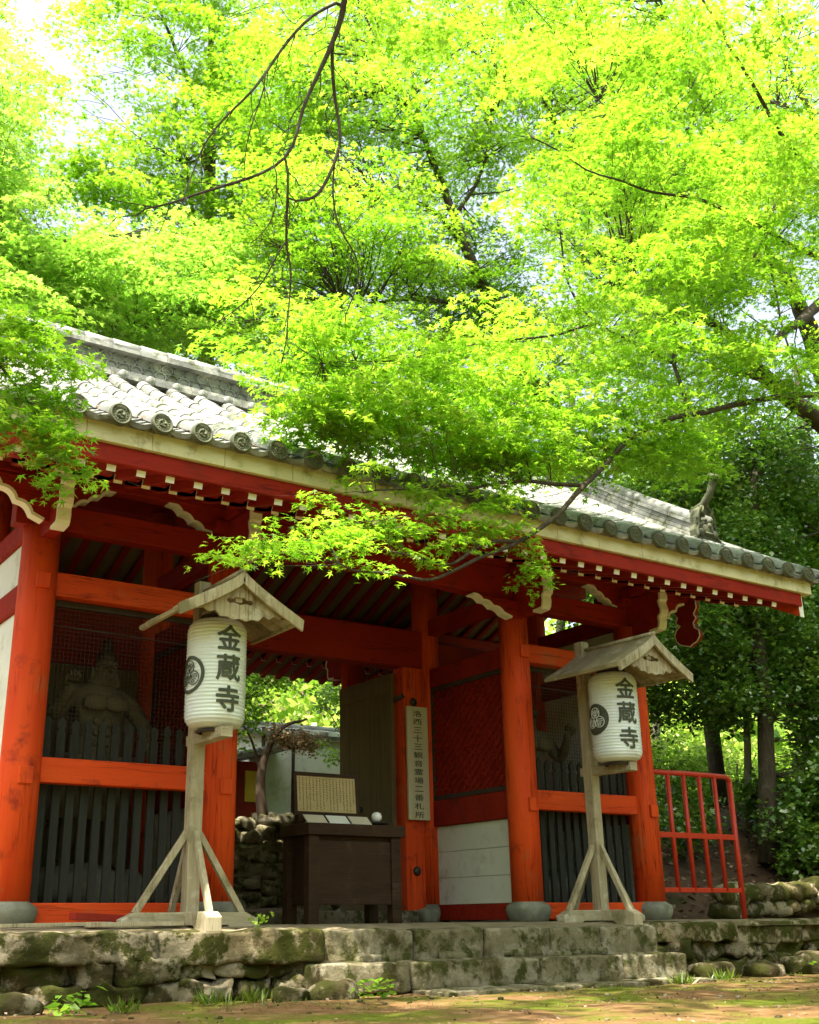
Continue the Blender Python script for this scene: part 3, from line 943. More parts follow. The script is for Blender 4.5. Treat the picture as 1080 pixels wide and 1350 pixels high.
for xv, q in ((8.16, 1), (-1.38, -1)):                        # tiles capping the verges
    for k in range(12):
        for sy in (1, -1):
            mb.tube([roof_pt(xv, SM * k / 12 - .02, .02, sy), roof_pt(xv, SM * (k + 1) / 12, .02, sy)], [.085, .075], 12)
    for k in range(14):
        for sy in (1, -1): mb.tube([roof_pt(xv - q * .02, SM * (k + .5) / 14, .0, sy), roof_pt(xv + q * .17, SM * (k + .5) / 14, -.03, sy)], .06, 10)
mb.build('verge_tiles', 'tile', roof_front)

# ------------------------------------------------------------------ lantern stands and lanterns
def lantern_stand(label, x, y, rz, yroof):
    t = thing('lantern_stand', label, 'lantern stand', (x, y, 0), rz, 'wooden lantern stands in front of the gate')
    T = t.matrix_basis
    def W(p): return T @ Vector(p)
    def put(mb, name, material, bevel=.006, parent=None):
        mb.v = [tuple(W(v)) for v in mb.v]
        return mb.build(name, material, parent or t, bevel)
    put(MB().box(-.055, .055, -.055, .055, .09, 2.735), 'post', 'wood')
    mb = MB()
    mb.prism([(-.57, -.045), (-.36, -.045), (-.30, .0), (.30, .0), (.36, -.045), (.57, -.045), (.57, .045), (.46, .095), (-.46, .095), (-.57, .045)], lambda a, b, t_: (a, t_, b), -.055, .055)
    put(mb, 'cross_beam', 'woodx')
    mb = MB()
    mb.prism([(-.45, -.045), (-.24, -.045), (-.2, .0), (.2, .0), (.24, -.045), (.45, -.045), (.45, .06), (.38, .098), (-.38, .098), (-.45, .06)], lambda a, b, t_: (t_, a, b), -.062, .062)
    put(mb, 'cross_beam', 'wood')
    for dx, dy in ((1, 0), (-1, 0), (0, 1), (0, -1)):
        L = .45 if dx else .36
        put(MB().bar((dx * L, dy * L, .085), (dx * .05, dy * .05, .69), .045, .05, (0, 0, 1)), 'brace', 'wood', .004)
    put(MB().box(-.05, .05, -.56, .10, 1.365, 1.45), 'lantern_arm', 'woodx')
    # small gabled roof, boards bent to a hollow curve
    hw, za, ze = .52, 2.60, 2.28
    def rz_(u): return za - (za - ze) * (u ** .85)
    for sgn in (-1, 1):
        mb = MB()
        nb = 6
        yb0, yb1 = .06, -yroof
        for k in range(nb):
            ya, yb = yb0 + (yb1 - yb0) * k / nb, yb0 + (yb1 - yb0) * (k + 1) / nb + .004
            n = 8
            vs = []
            rag = rnd.uniform(-.012, .012)
            for j in range(n + 1):
                u_ = j / n
                xx = sgn * hw * u_ * (1 + (rag if j == n else 0))
                for yy in (ya, yb):
                    for dz_ in (0, .026): vs.append((xx, yy, rz_(u_) + dz_ + .003 * (k % 2)))
            fs = []
            for j in range(n):
                a = j * 4; b = a + 4
                fs += [(a, a + 2, b + 2, b), (a + 1, b + 1, b + 3, a + 3), (a, b, b + 1, a + 1), (a + 2, a + 3, b + 3, b + 2)]
            fs += [(0, 1, 3, 2), (n * 4, n * 4 + 2, n * 4 + 3, n * 4 + 1)]
            mb.add(vs, fs)
        put(mb, 'roof_board', 'roofwood', 0)
        mb = MB()
        top, bot = [], []
        for j in range(11):
            u_ = j / 10 * 1.05
            xx = sgn * hw * u_
            zz = za - (za - ze) * (u_ ** .85)
            top.append((xx, zz + .040)); bot.append((xx - sgn * .012, zz - .052))
        mb.prism(top + bot[::-1], lambda a, b, t_: (a, t_, b), -yroof - .028, -yroof - .002)
        put(mb, 'bargeboard', 'wood', .003)
        put(MB().box(*sorted((sgn * hw * .94, sgn * hw * 1.0)), -yroof + .005, .05, ze - .01, ze + .012), 'eave_lath', 'roofwood', 0)
    put(MB().tube([(0, -yroof - .03, za + .045), (0, .05, za + .045)], .022, 8), 'ridge_pole', 'wood', 0)
    # pierced gable board with a scalloped lower edge
    out = [(0, .27), (-.10, .215), (-.24, .12), (-.40, .025), (-.36, .03), (-.33, .005), (-.28, .02), (-.24, -.01), (-.19, .01), (-.15, -.035), (-.10, -.03), (-.05, -.05), (0, -.035), (.05, -.05), (.10, -.03), (.15, -.035), (.19, .01), (.24, -.01), (.28, .02), (.33, .005), (.36, .03), (.40, .025), (.24, .12), (.10, .215)]
    hole = [(-.11, .10), (-.09, .125), (-.055, .118), (-.03, .14), (.0, .13), (.03, .14), (.055, .118), (.09, .125), (.11, .10), (.085, .08), (.05, .088), (.0, .075), (-.05, .088), (-.085, .08)]
    vs, fs = poly2d([out, hole], .022)
    put(MB().mesh(vs, fs, lambda v: (v[0] * 1.1, -yroof + .05 - v[2], 2.30 + v[1])), 'gable_board', 'wood', 0)
    put(MB().box(-.03, .03, -yroof + .06, -.056, 2.40, 2.46), 'hanging_bar', 'wood', .004)
    return t

def lantern(label, x, y, ta, ea, dark_field):
    t = thing('paper_lantern', label, 'lantern', (x, y, 1.455), 0, 'white paper lanterns on wooden stands')
    Rm, H, Z0 = .238, .88, 1.455
    ribs = 30
    prof = [(.10, -.004), (.135, .0)]
    def rad(z):
        u_ = z / H
        e = min(1, u_ / .11) if u_ < .5 else min(1, (1 - u_) / .13)
        e = max(0, e)
        return .135 + (Rm - .135) * math.sqrt(max(0, 1 - (1 - e) ** 2)) * (1 + .012 * math.sin(math.pi * u_))
    for k in range(ribs * 4 + 1):
        z = H * k / (ribs * 4)
        prof.append((rad(z) + .0030 * math.cos(2 * math.pi * k / 4) , z))
    prof.append((.10, H + .004))
    mb = MB().lathe(prof, (x, y, Z0), 56)
    mb.build('paper_body', 'paper', t)
    MB().lathe([(.14, -.012), (.142, -.03), (.12, -.034), (.118, -.010)], (x, y, Z0), 28).build('bottom_hoop', 'frame', t)
    MB().lathe([(.118, .008), (.12, .032), (.142, .03), (.14, .01)], (x, y, Z0 + H), 28).build('top_hoop', 'frame', t)
    mb = MB()
    mb.tube([(x, y, Z0 + H + .03), (x, y, 2.42)], .006, 6)
    for a in (0, 2.1, 4.2): mb.tube([(x + .12 * math.cos(a), y + .12 * math.sin(a), Z0 + H + .02), (x, y, Z0 + H + .07)], .004, 5)
    mb.build('hanging_cord', 'metal', t)
    def bend(ang, zc, lift):
        def f(v):
            rr = rad(v[1] + zc) + .0045 + lift + v[2]
            a = ang + v[0] / Rm
            return (x + rr * math.sin(a), y - rr * math.cos(a), Z0 + zc + v[1])
        return f
    for ch, fr in (('金', .79), ('蔵', .515), ('寺', .235)):
        vs, fs = glyph(ch, .215, .0055, .0024)
        vs, fs = subdivide(vs, fs, .03)
        mb = MB().mesh([(vx * 1.0, vy, vz) for vx, vy, vz in vs], fs, bend(ta, H * fr, 0))
        mb.build('lettering', 'ink', t)
    # round crest: heavy ring, three rounded leaves with veins
    zc = H * .46
    e = MB()
    def ringpoly(r0, r1, n=48):
        o = [(r1 * math.cos(2 * math.pi * k / n), r1 * math.sin(2 * math.pi * k / n)) for k in range(n)]
        i = [(r0 * math.cos(2 * math.pi * k / n), r0 * math.sin(2 * math.pi * k / n)) for k in range(n)]
        return [o, i] if r0 > 0 else [o]
    vs, fs = poly2d(ringpoly(.122 if not dark_field else 0, .152), .002)
    vs, fs = subdivide(vs, fs, .03)
    e.mesh(vs, fs, bend(ea, zc, 0))
    cr = e.build('crest', 'ink', t)
    ln = MB()
    lift = .004
    for k in range(3):
        a0 = math.pi / 2 + k * 2 * math.pi / 3
        c = (.058 * math.cos(a0), .058 * math.sin(a0))
        fB = bend(ea, zc, lift)
        def P(u_, v_): 
            return fB((c[0] + u_ * math.cos(a0) - v_ * math.sin(a0), c[1] + u_ * math.sin(a0) + v_ * math.cos(a0), 0))
        heart = []
        for q in range(29):
            th = 2 * math.pi * q / 28
            rr = .054 * (1 - .28 * math.exp(-((th - math.pi) / .35) ** 2) - .0)
            heart.append(P(rr * math.cos(th), rr * math.sin(th)))
        ln.tube(heart, .0040, 5, False)
        for va in (-1.0, -.5, 0, .5, 1.0):
            ln.tube([P(-.036, 0), P(-.036 + .035 * math.cos(va), .035 * math.sin(va) * .9), P(-.036 + .075 * math.cos(va * .8), .052 * math.sin(va))], .0026, 4, False)
        for vv_ in (-.022, .022): ln.tube([P(.012 + .014 * math.cos(q * .8), vv_ + .014 * math.sin(q * .8)) for q in range(9)], .0024, 4, False)
    if dark_field: ln.build('crest_leaves', 'paper', t)
    else: ln.build('crest_leaves', 'ink', t)
    return t
lantern_stand('weathered wooden lantern stand with little gabled roof before the left guardian bay', 1.26, -.5, 0, .76)
lantern_stand('weathered wooden lantern stand with little gabled roof before the right guardian bay', 5.59, -.5, R(4), .93)
lantern('white paper lantern with open crest and black characters hanging before the left bay', 1.265, -.81, R(0), R(-83), False)
lantern('white paper lantern with dark crest and black characters hanging before the right bay', 5.585, -.90, R(-13), R(-95), True)

# ------------------------------------------------------------------ guardian statues
def guardian(label, cx, cy, sx):
    base = thing('guardian_statue', label, 'statue', (cx, cy, .15), 0, 'guardian statues inside the gate bays')
    z0 = .40
    mb = MB(); rock(mb, (cx, cy, .30), (.48, .36, .18), cx, 8, 3.2, .22); mb.build('rock_pedestal', 'greystone', base)
    J = {'pel': (0, 0, .98, .17), 'wst': (.0, .0, 1.18, .165), 'chs': (.02, -.03, 1.42, .215), 'nek': (.03, -.05, 1.62, .085), 'hed': (.04, -.07, 1.75, .115), 'top': (.04, -.06, 1.90, .10),
         'shL': (.27, 0, 1.54, .10), 'elL': (.46, -.05, 1.28, .078), 'wrL': (.48, -.18, 1.02, .05), 'haL': (.48, -.22, .93, .055),
         'shR': (-.24, 0, 1.55, .10), 'elR': (-.44, -.06, 1.33, .08), 'wrR': (-.36, -.26, 1.50, .05), 'haR': (-.34, -.30, 1.59, .055),
         'hpL': (.13, 0, .90, .13), 'knL': (.20, -.10, .52, .095), 'anL': (.24, .0, .12, .055), 'toL': (.27, -.17, .06, .045),
         'hpR': (-.13, 0, .90, .13), 'knR': (-.18, -.06, .52, .095), 'anR': (-.20, .05, .12, .055), 'toR': (-.24, -.13, .06, .045)}
    E_ = [('pel', 'wst'), ('wst', 'chs'), ('chs', 'nek'), ('nek', 'hed'), ('hed', 'top'), ('chs', 'shL'), ('shL', 'elL'), ('elL', 'wrL'), ('wrL', 'haL'), ('chs', 'shR'), ('shR', 'elR'), ('elR', 'wrR'), ('wrR', 'haR'),
          ('pel', 'hpL'), ('hpL', 'knL'), ('knL', 'anL'), ('anL', 'toL'), ('pel', 'hpR'), ('hpR', 'knR'), ('knR', 'anR'), ('anR', 'toR')]
    ks = list(J)
    me = bpy.data.meshes.new('body')
    me.from_pydata([(sx * J[k][0], J[k][1], J[k][2]) for k in ks], [(ks.index(a), ks.index(b)) for a, b in E_], [])
    ob = bpy.data.objects.new('body', me); COL.objects.link(ob)
    sk = ob.modifiers.new('skin', 'SKIN'); ob.modifiers.new('sub', 'SUBSURF').levels = 2
    for i, k in enumerate(ks):
        d = me.skin_vertices[0].data[i]
        d.radius = (J[k][3], J[k][3]); d.use_root = (k == 'pel')
    dg = bpy.context.evaluated_depsgraph_get()
    m2 = bpy.data.meshes.new_from_object(ob.evaluated_get(dg))
    mb = MB().add([(cx + v.co.x, cy + v.co.y, z0 + v.co.z) for v in m2.vertices], [tuple(p.vertices) for p in m2.polygons], True)
    bpy.data.objects.remove(ob)
    def P(x, y, z): return (cx + sx * x, cy + y, z0 + z)
    for q in (-1, 1):                                           # brow, eyes, ears, chest and belly muscles
        rock(mb, P(.04 + q * .045, -.165, 1.79), (.022, .02, .016), 2, 4, 2.2, .05)
        mb.tube([P(.04 + q * .012, -.178, 1.80), P(.04 + q * .05, -.175, 1.832), P(.04 + q * .085, -.14, 1.815)], .013, 6)
        rock(mb, P(.04 + q * .115, -.05, 1.75), (.018, .03, .055), 3, 4, 2.2, .05)
        rock(mb, P(.02 + q * .10, -.19, 1.46), (.11, .05, .075), 6, 6, 2.4, .05)
        for zz in (1.30, 1.21, 1.12): rock(mb, P(.01 + q * .045, -.155, zz), (.045, .025, .04), 6, 4, 2.4, .05)
    mb.tube([P(.04, -.17, 1.81), P(.04, -.20, 1.755), P(.04, -.19, 1.74)], [.014, .024, .012], 7)
    mb.tube([P(.0, -.165, 1.695), P(.04, -.18, 1.69), P(.08, -.165, 1.695)], .012, 6)
    for ha, d in (('haL', -1), ('haR', 1)):
        hx, hy, hz = J[ha][:3]
        for k in range(4):
            fx = hx + (k - 1.5) * .026
            L = (.085, .10, .095, .075)[k]
            mb.tube([P(fx, hy - .01, hz + d * .02), P(fx * 1.0, hy - .03, hz + d * (.03 + L * .5)), P(fx, hy - .065, hz + d * (.02 + L * .8)), P(fx, hy - .085, hz + d * (.0 + L * .55))], [.015, .014, .012, .009], 7)
        mb.tube([P(hx - .045, hy, hz - d * .02), P(hx - .075, hy - .035, hz + d * .02), P(hx - .06, hy - .07, hz + d * .05)], [.017, .015, .010], 7)
    body = mb.build('body', 'statue', base)
    mb = MB().lathe([(.10, 1.86), (.075, 1.93), (.05, 1.96), (.06, 2.0), (.045, 2.05), (.01, 2.08)], (cx + sx * .04, cy - .06, z0), 14)
    mb.build('topknot', 'frame', base)
    mb = MB()
    n = 36
    prof = [(.19, 1.08), (.215, 1.0), (.27, .85), (.33, .62), (.37, .44)]
    vs = [(cx + (r_ + .03 * math.sin(7 * 2 * math.pi * k / n + r_ * 9)) * math.cos(2 * math.pi * k / n), cy + (r_ * .78 + .025 * math.sin(7 * 2 * math.pi * k / n)) * math.sin(2 * math.pi * k / n), z0 + z + .03 * math.sin(4 * math.pi * k / n)) for r_, z in prof for k in range(n)]
    fs = [(i * n + k, i * n + (k + 1) % n, (i + 1) * n + (k + 1) % n, (i + 1) * n + k) for i in range(len(prof) - 1) for k in range(n)]
    mb.add(vs, fs, True); mb.build('robe', 'statue', base)
    mb = MB()
    mb.tube([P(-.34, -.2, .98), P(0, -.255, .93), P(.34, -.2, .98)], [.03, .045, .03], 8)
    mb.build('sash', 'statue', base)
guardian('dim wooden guardian statue with bare chest in the left gate bay', .88, .85, 1)
guardian('dim wooden guardian statue half hidden in the right gate bay', 5.95, .85, -1)

# ------------------------------------------------------------------ things on the terrace
t = thing('offering_desk', 'dark brown wooden desk on thick legs standing in the gate passage', 'desk', (3.1, .24, 0))
MB().box(2.585, 3.625, -.03, .50, .745, .848).build('desk_top', 'desk', t, .006)
MB().box(2.66, 3.56, .045, .44, .16, .744).build('cabinet', 'desk', t, .004)
MB().box(2.715, 3.505, .02, .0445, .20, .70).build('front_panel', 'desk', t, .004)
for x in (2.61, 3.49):
    for y in (.0, .39): MB().box(x, x + .105, y, y + .09, -.008, .744).build('leg', 'desk', t, .004)
MB().box(2.72, 3.485, .01, .044, .155, .205).build('bottom_rail', 'desk', t, .004)
t = thing('notice_board', 'yellowed framed board of handwritten text leaning on the dark desk', 'notice board', (2.95, .35, .85))
def tilt(v, y0=.30, z0=.93, a=R(5)):
    return (v[0], y0 + (v[2] - z0) * math.sin(a) + (v[1] - y0) * math.cos(a), z0 + (v[2] - z0) * math.cos(a))
mb = MB().box(2.66, 3.30, .30, .315, .975, 1.30); mb.v = [tilt(v) for v in mb.v]; mb.build('panel', 'board', t)
mb = MB().box(2.625, 3.335, .292, .325, .94, .974).box(2.625, 3.335, .292, .325, 1.301, 1.335).box(2.625, 2.659, .292, .325, .975, 1.30).box(3.301, 3.335, .292, .325, .975, 1.30)
mb.v = [tilt(v) for v in mb.v]; mb.build('frame', 'desk', t)
mb = MB()
for c in range(17):
    x = 3.275 - c * .0365
    z = 1.285
    end = 1.0 if c % 4 else 1.08
    while z > end:                                              # brush columns too small to read in the photograph
        h = rnd.uniform(.010, .016)
        for q in range(3):
            xa, za = x + rnd.uniform(-.009, .002), z - rnd.uniform(0, h)
            mb.box(xa, xa + rnd.uniform(.004, .012), .2978, .2998, za - .0028, za)
        mb.box(x - .002, x + .001, .2978, .2998, z - h, z)
        z -= h + .007
mb.v = [tilt(v) for v in mb.v]; mb.build('handwriting', 'ink', t)
mb = MB().box(2.66, 3.30, .28, .36, .849, .94); mb.build('stand', 'desk', t)
for x, mt_, lb in ((2.66, 'cardpale', 'buff leaflet card propped at the left of the dark desk'), (2.90, 'card', 'white leaflet card propped in the middle of the dark desk'), (3.14, 'cardpale', 'buff leaflet card propped at the right of the dark desk')):
    mb = MB().box(x, x + .215, .10, .112, .85, .965)
    mb.v = [(v[0], .10 + (v[1] - .10) + (v[2] - .85) * .9, .85 + (v[2] - .85) * .75) for v in mb.v]
    mb.box(x + .02, x + .19, .19, .20, .849, .87)
    tag(mb.build('leaflet_card', mt_, None, .002), lb, 'card', 'leaflet cards on the desk')
t = thing('incense_tray', 'small dark tray at the right end of the desk', 'tray', (3.45, .3, .85))
MB().lathe([(.10, .0), (.13, .02), (.175, .035), (.17, .045), (.12, .03)], (3.46, .28, .85), 24).build('dish', 'metal', t)
MB().lathe([(.05, 0), (.06, .012), (.05, .03)], (3.46, .28, .875), 16).build('ash_pad', 'greystone', t)
mb = MB().lathe([(.02, 0), (.045, .025), (.05, .05), (.04, .08), (.015, .092)], (3.50, .26, .90), 18)
tag(mb.build('small_bowl', 'china', None), 'small white china bowl upturned on the dark tray', 'bowl')

t = thing('hanging_sign', 'tall pale wooden sign with brushed black characters on the red door post', 'sign', (4.845, 1.46, 1.05))
MB().box(4.703, 4.985, 1.435, 1.465, 1.053, 2.30).build('board', 'signwood', t, .004)
TXT = '洛西三十三観音霊場二番札所'
for k, ch in enumerate(TXT):
    zc = 2.262 - (k + .5) * (1.205 / len(TXT)) + .005
    vs, fs = glyph(ch, .105, .0014, .002)
    sq = .86 if ch not in '二三十' else 1
    MB().mesh(vs, fs, lambda v: (4.842 + v[0] * 1.25, 1.4335 - v[2], zc + v[1] * .80 * sq)).build('lettering', 'ink', t)

def plank(label, a, b, wd, hg, mt_):
    mb = MB().bar(a, b, wd, hg)
    return tag(mb.build('wooden_plank', mt_, None, .003), label, 'plank', 'loose timber on the terrace')
plank('dark red plank lying on the terrace below the left bay', (.35, -.45, .075), (1.25, -.30, .03), .10, .05, 'darkred')
plank('pale thin stick lying beside the left base stone', (-.25, -.62, .012), (.62, -.55, .02), .03, .026, 'wood')
plank('pale flat board lying between the left stand and pillar', (.40, -.62, .012), (1.15, -.62, .016), .07, .03, 'wood')
plank('weathered board leaning low behind the left stand', (2.28, 1.9, .02), (1.85, 1.75, .40), .2, .03, 'wood')
mb = MB(); rock(mb, (2.52, 1.35, .09), (.13, .11, .13), 4, 7, 7, .1)
tag(mb.build('stone_block', 'slab', None), 'squared stone block standing left of the dark desk', 'stone block')
mb = MB(); rock(mb, (4.74, 1.18, .06), (.11, .09, .08), 8, 7, 3, .15)
tag(mb.build('stone_block', 'greystone', None), 'dark rounded stone at the foot of the door post', 'stone block')

t = thing('railing', 'red painted metal railing with upright bars right of the gate', 'railing', (7.6, 0, 0))
MB().tube([(6.95, 0, 1.545), (7.6, 0, 1.555), (8.20, 0, 1.555), (8.245, 0, 1.535), (8.26, 0, 1.49)], .030, 10).build('top_rail', 'rail', t)
MB().box(6.95, 8.24, -.02, .02, .845, .905).build('middle_rail', 'rail', t, .005)
MB().box(6.95, 8.24, -.02, .02, .275, .325).build('bottom_rail', 'rail', t, .005)
for x in (8.26,): MB().tube([(x, 0, -.05), (x, 0, 1.50)], .032, 10).build('post', 'rail', t)
MB().tube([(6.99, 0, -.03), (6.99, 0, 1.53)], .026, 10).build('post', 'rail', t)
for k in range(4):
    x = 7.235 + k * .255
    MB().tube([(x, 0, .29), (x, 0, 1.54)], .026, 8).build('baluster', 'rail', t)

# ------------------------------------------------------------------ behind the gate
mb = MB()
x = 2.5
while x < 11:
    z = .05
    xx = x
    while z < 1.30:
        h = rnd.uniform(.12, .22)
        L = rnd.uniform(.2, .42)
        rock(mb, (xx + rnd.uniform(-.08, .08), 5.55 + (z * .12) + rnd.uniform(-.03, .03), z + h / 2), (L / 2 + .03, .22, h / 2 + .012), rnd.random() * 99, 6, 4.5, .34)
        z += h
    x += .29
tag(mb.build('rubble_wall', 'slab', None), 'sunlit rubble stone wall seen through the passage behind the desk', 'stone wall')
mb = MB()
x = 8.7
while x < 14:
    for z0 in (.0, .17):
        h = rnd.uniform(.15, .22); L = rnd.uniform(.25, .5)
        rock(mb, (x + L / 2, .75 + .04 * (x - 8.7) + rnd.uniform(-.04, .04), z0 + h / 2 + .06 * (x - 8.7)), (L / 2 + .03, .18, h / 2 + .02), rnd.random() * 99, 5, 3.4, .25)
    x += .36
tag(mb.build('low_stone_wall', 'stone', None), 'low dark stone edging in shade behind the red railing', 'stone wall')

t = thing('storehouse', 'white walled storehouse with pale tiled roof seen through the gate', 'building', (7.2, 8.4, 1.4))
MB().box(6.05, 9.6, 7.4, 9.6, 1.2, 3.0).build('wall', 'plaster', t)
MB().box(6.03, 9.62, 7.38, 9.62, 1.2, 1.62).build('plinth', 'greystone', t)
MB().box(6.0, 6.04, 7.36, 7.42, 1.6, 3.0).box(6.55, 6.59, 7.36, 7.399, 1.6, 3.0).build('corner_post', 'frame', t)
mb = MB()
n = 9
for k in range(n):
    xa, xb = 5.75 + 4.1 * k / n, 5.75 + 4.1 * (k + 1) / n
    for y0, z0, y1, z1 in ((7.26, 2.88, 8.5, 3.12), (10.05, 2.86, 8.5, 3.12)):
        mb.bar(((xa + xb) / 2, y0, z0), ((xa + xb) / 2, y1, z1), .42, .07)
        mb.tube([(xa, y0, z0 + .05), (xa, y1, z1 + .05)], .06, 8)
mb.tube([(5.7, 8.5, 3.20), (9.9, 8.5, 3.20)], .10, 10)
mb.build('roof', 'tile', t)
t = thing('red_shrine_shed', 'small red shed with a yellow panel under a sloping roof behind the gate', 'shed', (5.4, 7.2, 1.4))
MB().box(4.6, 5.78, 6.95, 7.7, 1.25, 2.36).build('wall', 'darkred', t)
mb = MB().box(5.47, 5.70, 6.93, 6.949, 1.75, 2.22); mb.build('window', 'yellow', t, .01)
mb = MB(); mb.bar((4.3, 7.2, 2.16), (6.25, 7.2, 2.62), 1.5, .06, (0, 0, 1))
for k in range(12):
    x = 4.35 + 1.9 * k / 12; mb.tube([(x, 6.42, 2.22 + .452 * k / 12), (x, 7.95, 2.22 + .452 * k / 12)], .03, 6)
mb.build('roof', 'tile', t)

# ------------------------------------------------------------------ foliage
def leaf_template(lobes):
    """flat palmate leaf, stalk at the origin, tip towards +x; quads from the stalk to each lobe"""
    if lobes == 5: ang, ln, gap, gr = [-98, -47, 0, 47, 98], [.50, .86, 1.0, .86, .50], [-128, -72, -24, 24, 72, 128], [.16, .27, .30, .30, .27, .16]
    elif lobes == 3: ang, ln, gap, gr = [-62, 0, 62], [.78, 1.0, .78], [-110, -30, 30, 110], [.2, .32, .32, .2]
    else: ang, ln, gap, gr = [0], [1.0], [-42, 42], [.55, .55]
    V = [(0, 0, 0)]
    for a, l_ in zip(ang, ln): V.append((l_ * math.cos(R(a)), l_ * math.sin(R(a)), -.16 * l_ * l_))
    for a, l_ in zip(gap, gr): V.append((l_ * math.cos(R(a)), l_ * math.sin(R(a)), .02))
    n = len(ang)
    F = [(0, 1 + n + i, 1 + i, 2 + n + i) for i in range(n)]
    return np.array(V), np.array(F)
TPL = {k: leaf_template(k) for k in (5, 3, 1)}

def leaves_object(name, pos, nrm, size, tint, material, parent=None, lobes=5, origin=None, az=None):
    V, F = TPL[lobes]
    N = len(pos)
    nrm = nrm / np.linalg.norm(nrm, axis=1, keepdims=True)
    a = rng.uniform(0, 2 * np.pi, N) if az is None else az
    ref = np.stack([np.cos(a), np.sin(a), np.zeros(N)], 1)
    t1 = ref - nrm * np.sum(ref * nrm, 1, keepdims=True)
    t1 /= np.linalg.norm(t1, axis=1, keepdims=True) + 1e-9
    t2 = np.cross(nrm, t1)
    L = V[None, :, :] * size[:, None, None]
    W = pos[:, None, :] + L[:, :, 0:1] * t1[:, None, :] + L[:, :, 1:2] * t2[:, None, :] + L[:, :, 2:3] * nrm[:, None, :]
    org = np.array(root_of(parent).location if parent is not None else (origin or (0, 0, 0)))
    W = W - org
    nv, nf = V.shape[0], F.shape[0]
    me = bpy.data.meshes.new(name)
    me.vertices.add(N * nv)
    me.vertices.foreach_set('co', W.reshape(-1).astype(np.float32))
    idx = (F[None, :, :] + (np.arange(N) * nv)[:, None, None]).reshape(-1).astype(np.int32)
    me.loops.add(len(idx)); me.loops.foreach_set('vertex_index', idx)
    me.polygons.add(N * nf)
    me.polygons.foreach_set('loop_start', np.arange(0, len(idx), 4, dtype=np.int32))
    me.polygons.foreach_set('use_smooth', np.ones(N * nf, dtype=bool))
    me.update(calc_edges=True)
    at = me.attributes.new('tint', 'FLOAT', 'POINT')
    at.data.foreach_set('value', np.repeat(tint, nv).astype(np.float32))
    me.materials.append(M[material])
    o = bpy.data.objects.new(name, me)
    COL.objects.link(o)
    if parent is not None: o.parent = parent
    else: o.location = tuple(org)
    return o

def pads_in(blobs, rs):
    """flat leaf pads spread through ellipsoid volumes: (x, y, z, rx, ry, rz, pads)"""
    out = []
    for x, y, z, rx, ry, rz, n in blobs:
        k = 0
        while k < n:
            p = rs.uniform(-1, 1, 3)
            if p @ p > 1: continue
            out.append((x + p[0] * rx, y + p[1] * ry, z + p[2] * rz)); k += 1
    return np.array(out)

def fill_pads(pads, rs, prad, per, size, flat=.16, tilt=.38, tint_mid=.45, thin=0.0):
    P, Nn, Sz, T = [], [], [], []
    for c in pads:
        r_ = rs.uniform(*prad)
        n = int(per * (r_ / np.mean(prad)) ** 2 * rs.uniform(.7, 1.25))
        th = rs.uniform(0, 2 * np.pi, n); rr = r_ * np.sqrt(rs.uniform(0, 1, n)) * (1 + .25 * np.sin(5 * th + rs.uniform(0, 6)))
        el = rs.uniform(.55, 1); ro = rs.uniform(0, np.pi)
        u_, v_ = rr * np.cos(th), rr * np.sin(th) * el
        x = u_ * np.cos(ro) - v_ * np.sin(ro); y = u_ * np.sin(ro) + v_ * np.cos(ro)
        sl = rs.normal(0, .18, 2)
        z = -.22 * rr ** 2 / r_ + rs.normal(0, flat * r_ * .5, n) + sl[0] * x + sl[1] * y
        P.append(np.stack([c[0] + x, c[1] + y, c[2] + z], 1))
        nn = rs.normal(0, tilt, (n, 3)); nn[:, 2] = 1 + .2 * nn[:, 2]
        nn[:, 0] += .5 * x / r_ * .6; nn[:, 1] += .5 * y / r_ * .6
        Nn.append(nn)
        Sz.append(size * rs.uniform(.5, 1.3, n))
        T.append(np.clip(tint_mid + rs.normal(0, .17) + rs.normal(0, .18, n), 0, 1))
    return np.concatenate(P), np.concatenate(Nn), np.concatenate(Sz), np.concatenate(T)

def smooth_path(pts, per=4):
    """Catmull-Rom through (x, y, z, r) points"""
    p = np.array(pts, float)
    q = np.vstack([2 * p[0] - p[1], p, 2 * p[-1] - p[-2]])
    out = []
    for i in range(1, len(q) - 2):
        for k in range(per):
            t_ = k / per
            out.append(.5 * ((2 * q[i]) + (-q[i - 1] + q[i + 1]) * t_ + (2 * q[i - 1] - 5 * q[i] + 4 * q[i + 1] - q[i + 2]) * t_ ** 2 + (-q[i - 1] + 3 * q[i] - 3 * q[i + 1] + q[i + 2]) * t_ ** 3))
    out.append(p[-1])
    return np.array(out)

def wobble(path, amp, seed):
    o = path.copy()
    for i in range(1, len(o) - 1):
        v = mnoise.noise_vector(Vector((o[i, 0] * 1.7 + seed, o[i, 1] * 1.7, o[i, 2] * 1.7)))
        o[i, 0] += v.x * amp; o[i, 1] += v.y * amp; o[i, 2] += v.z * amp
    return o

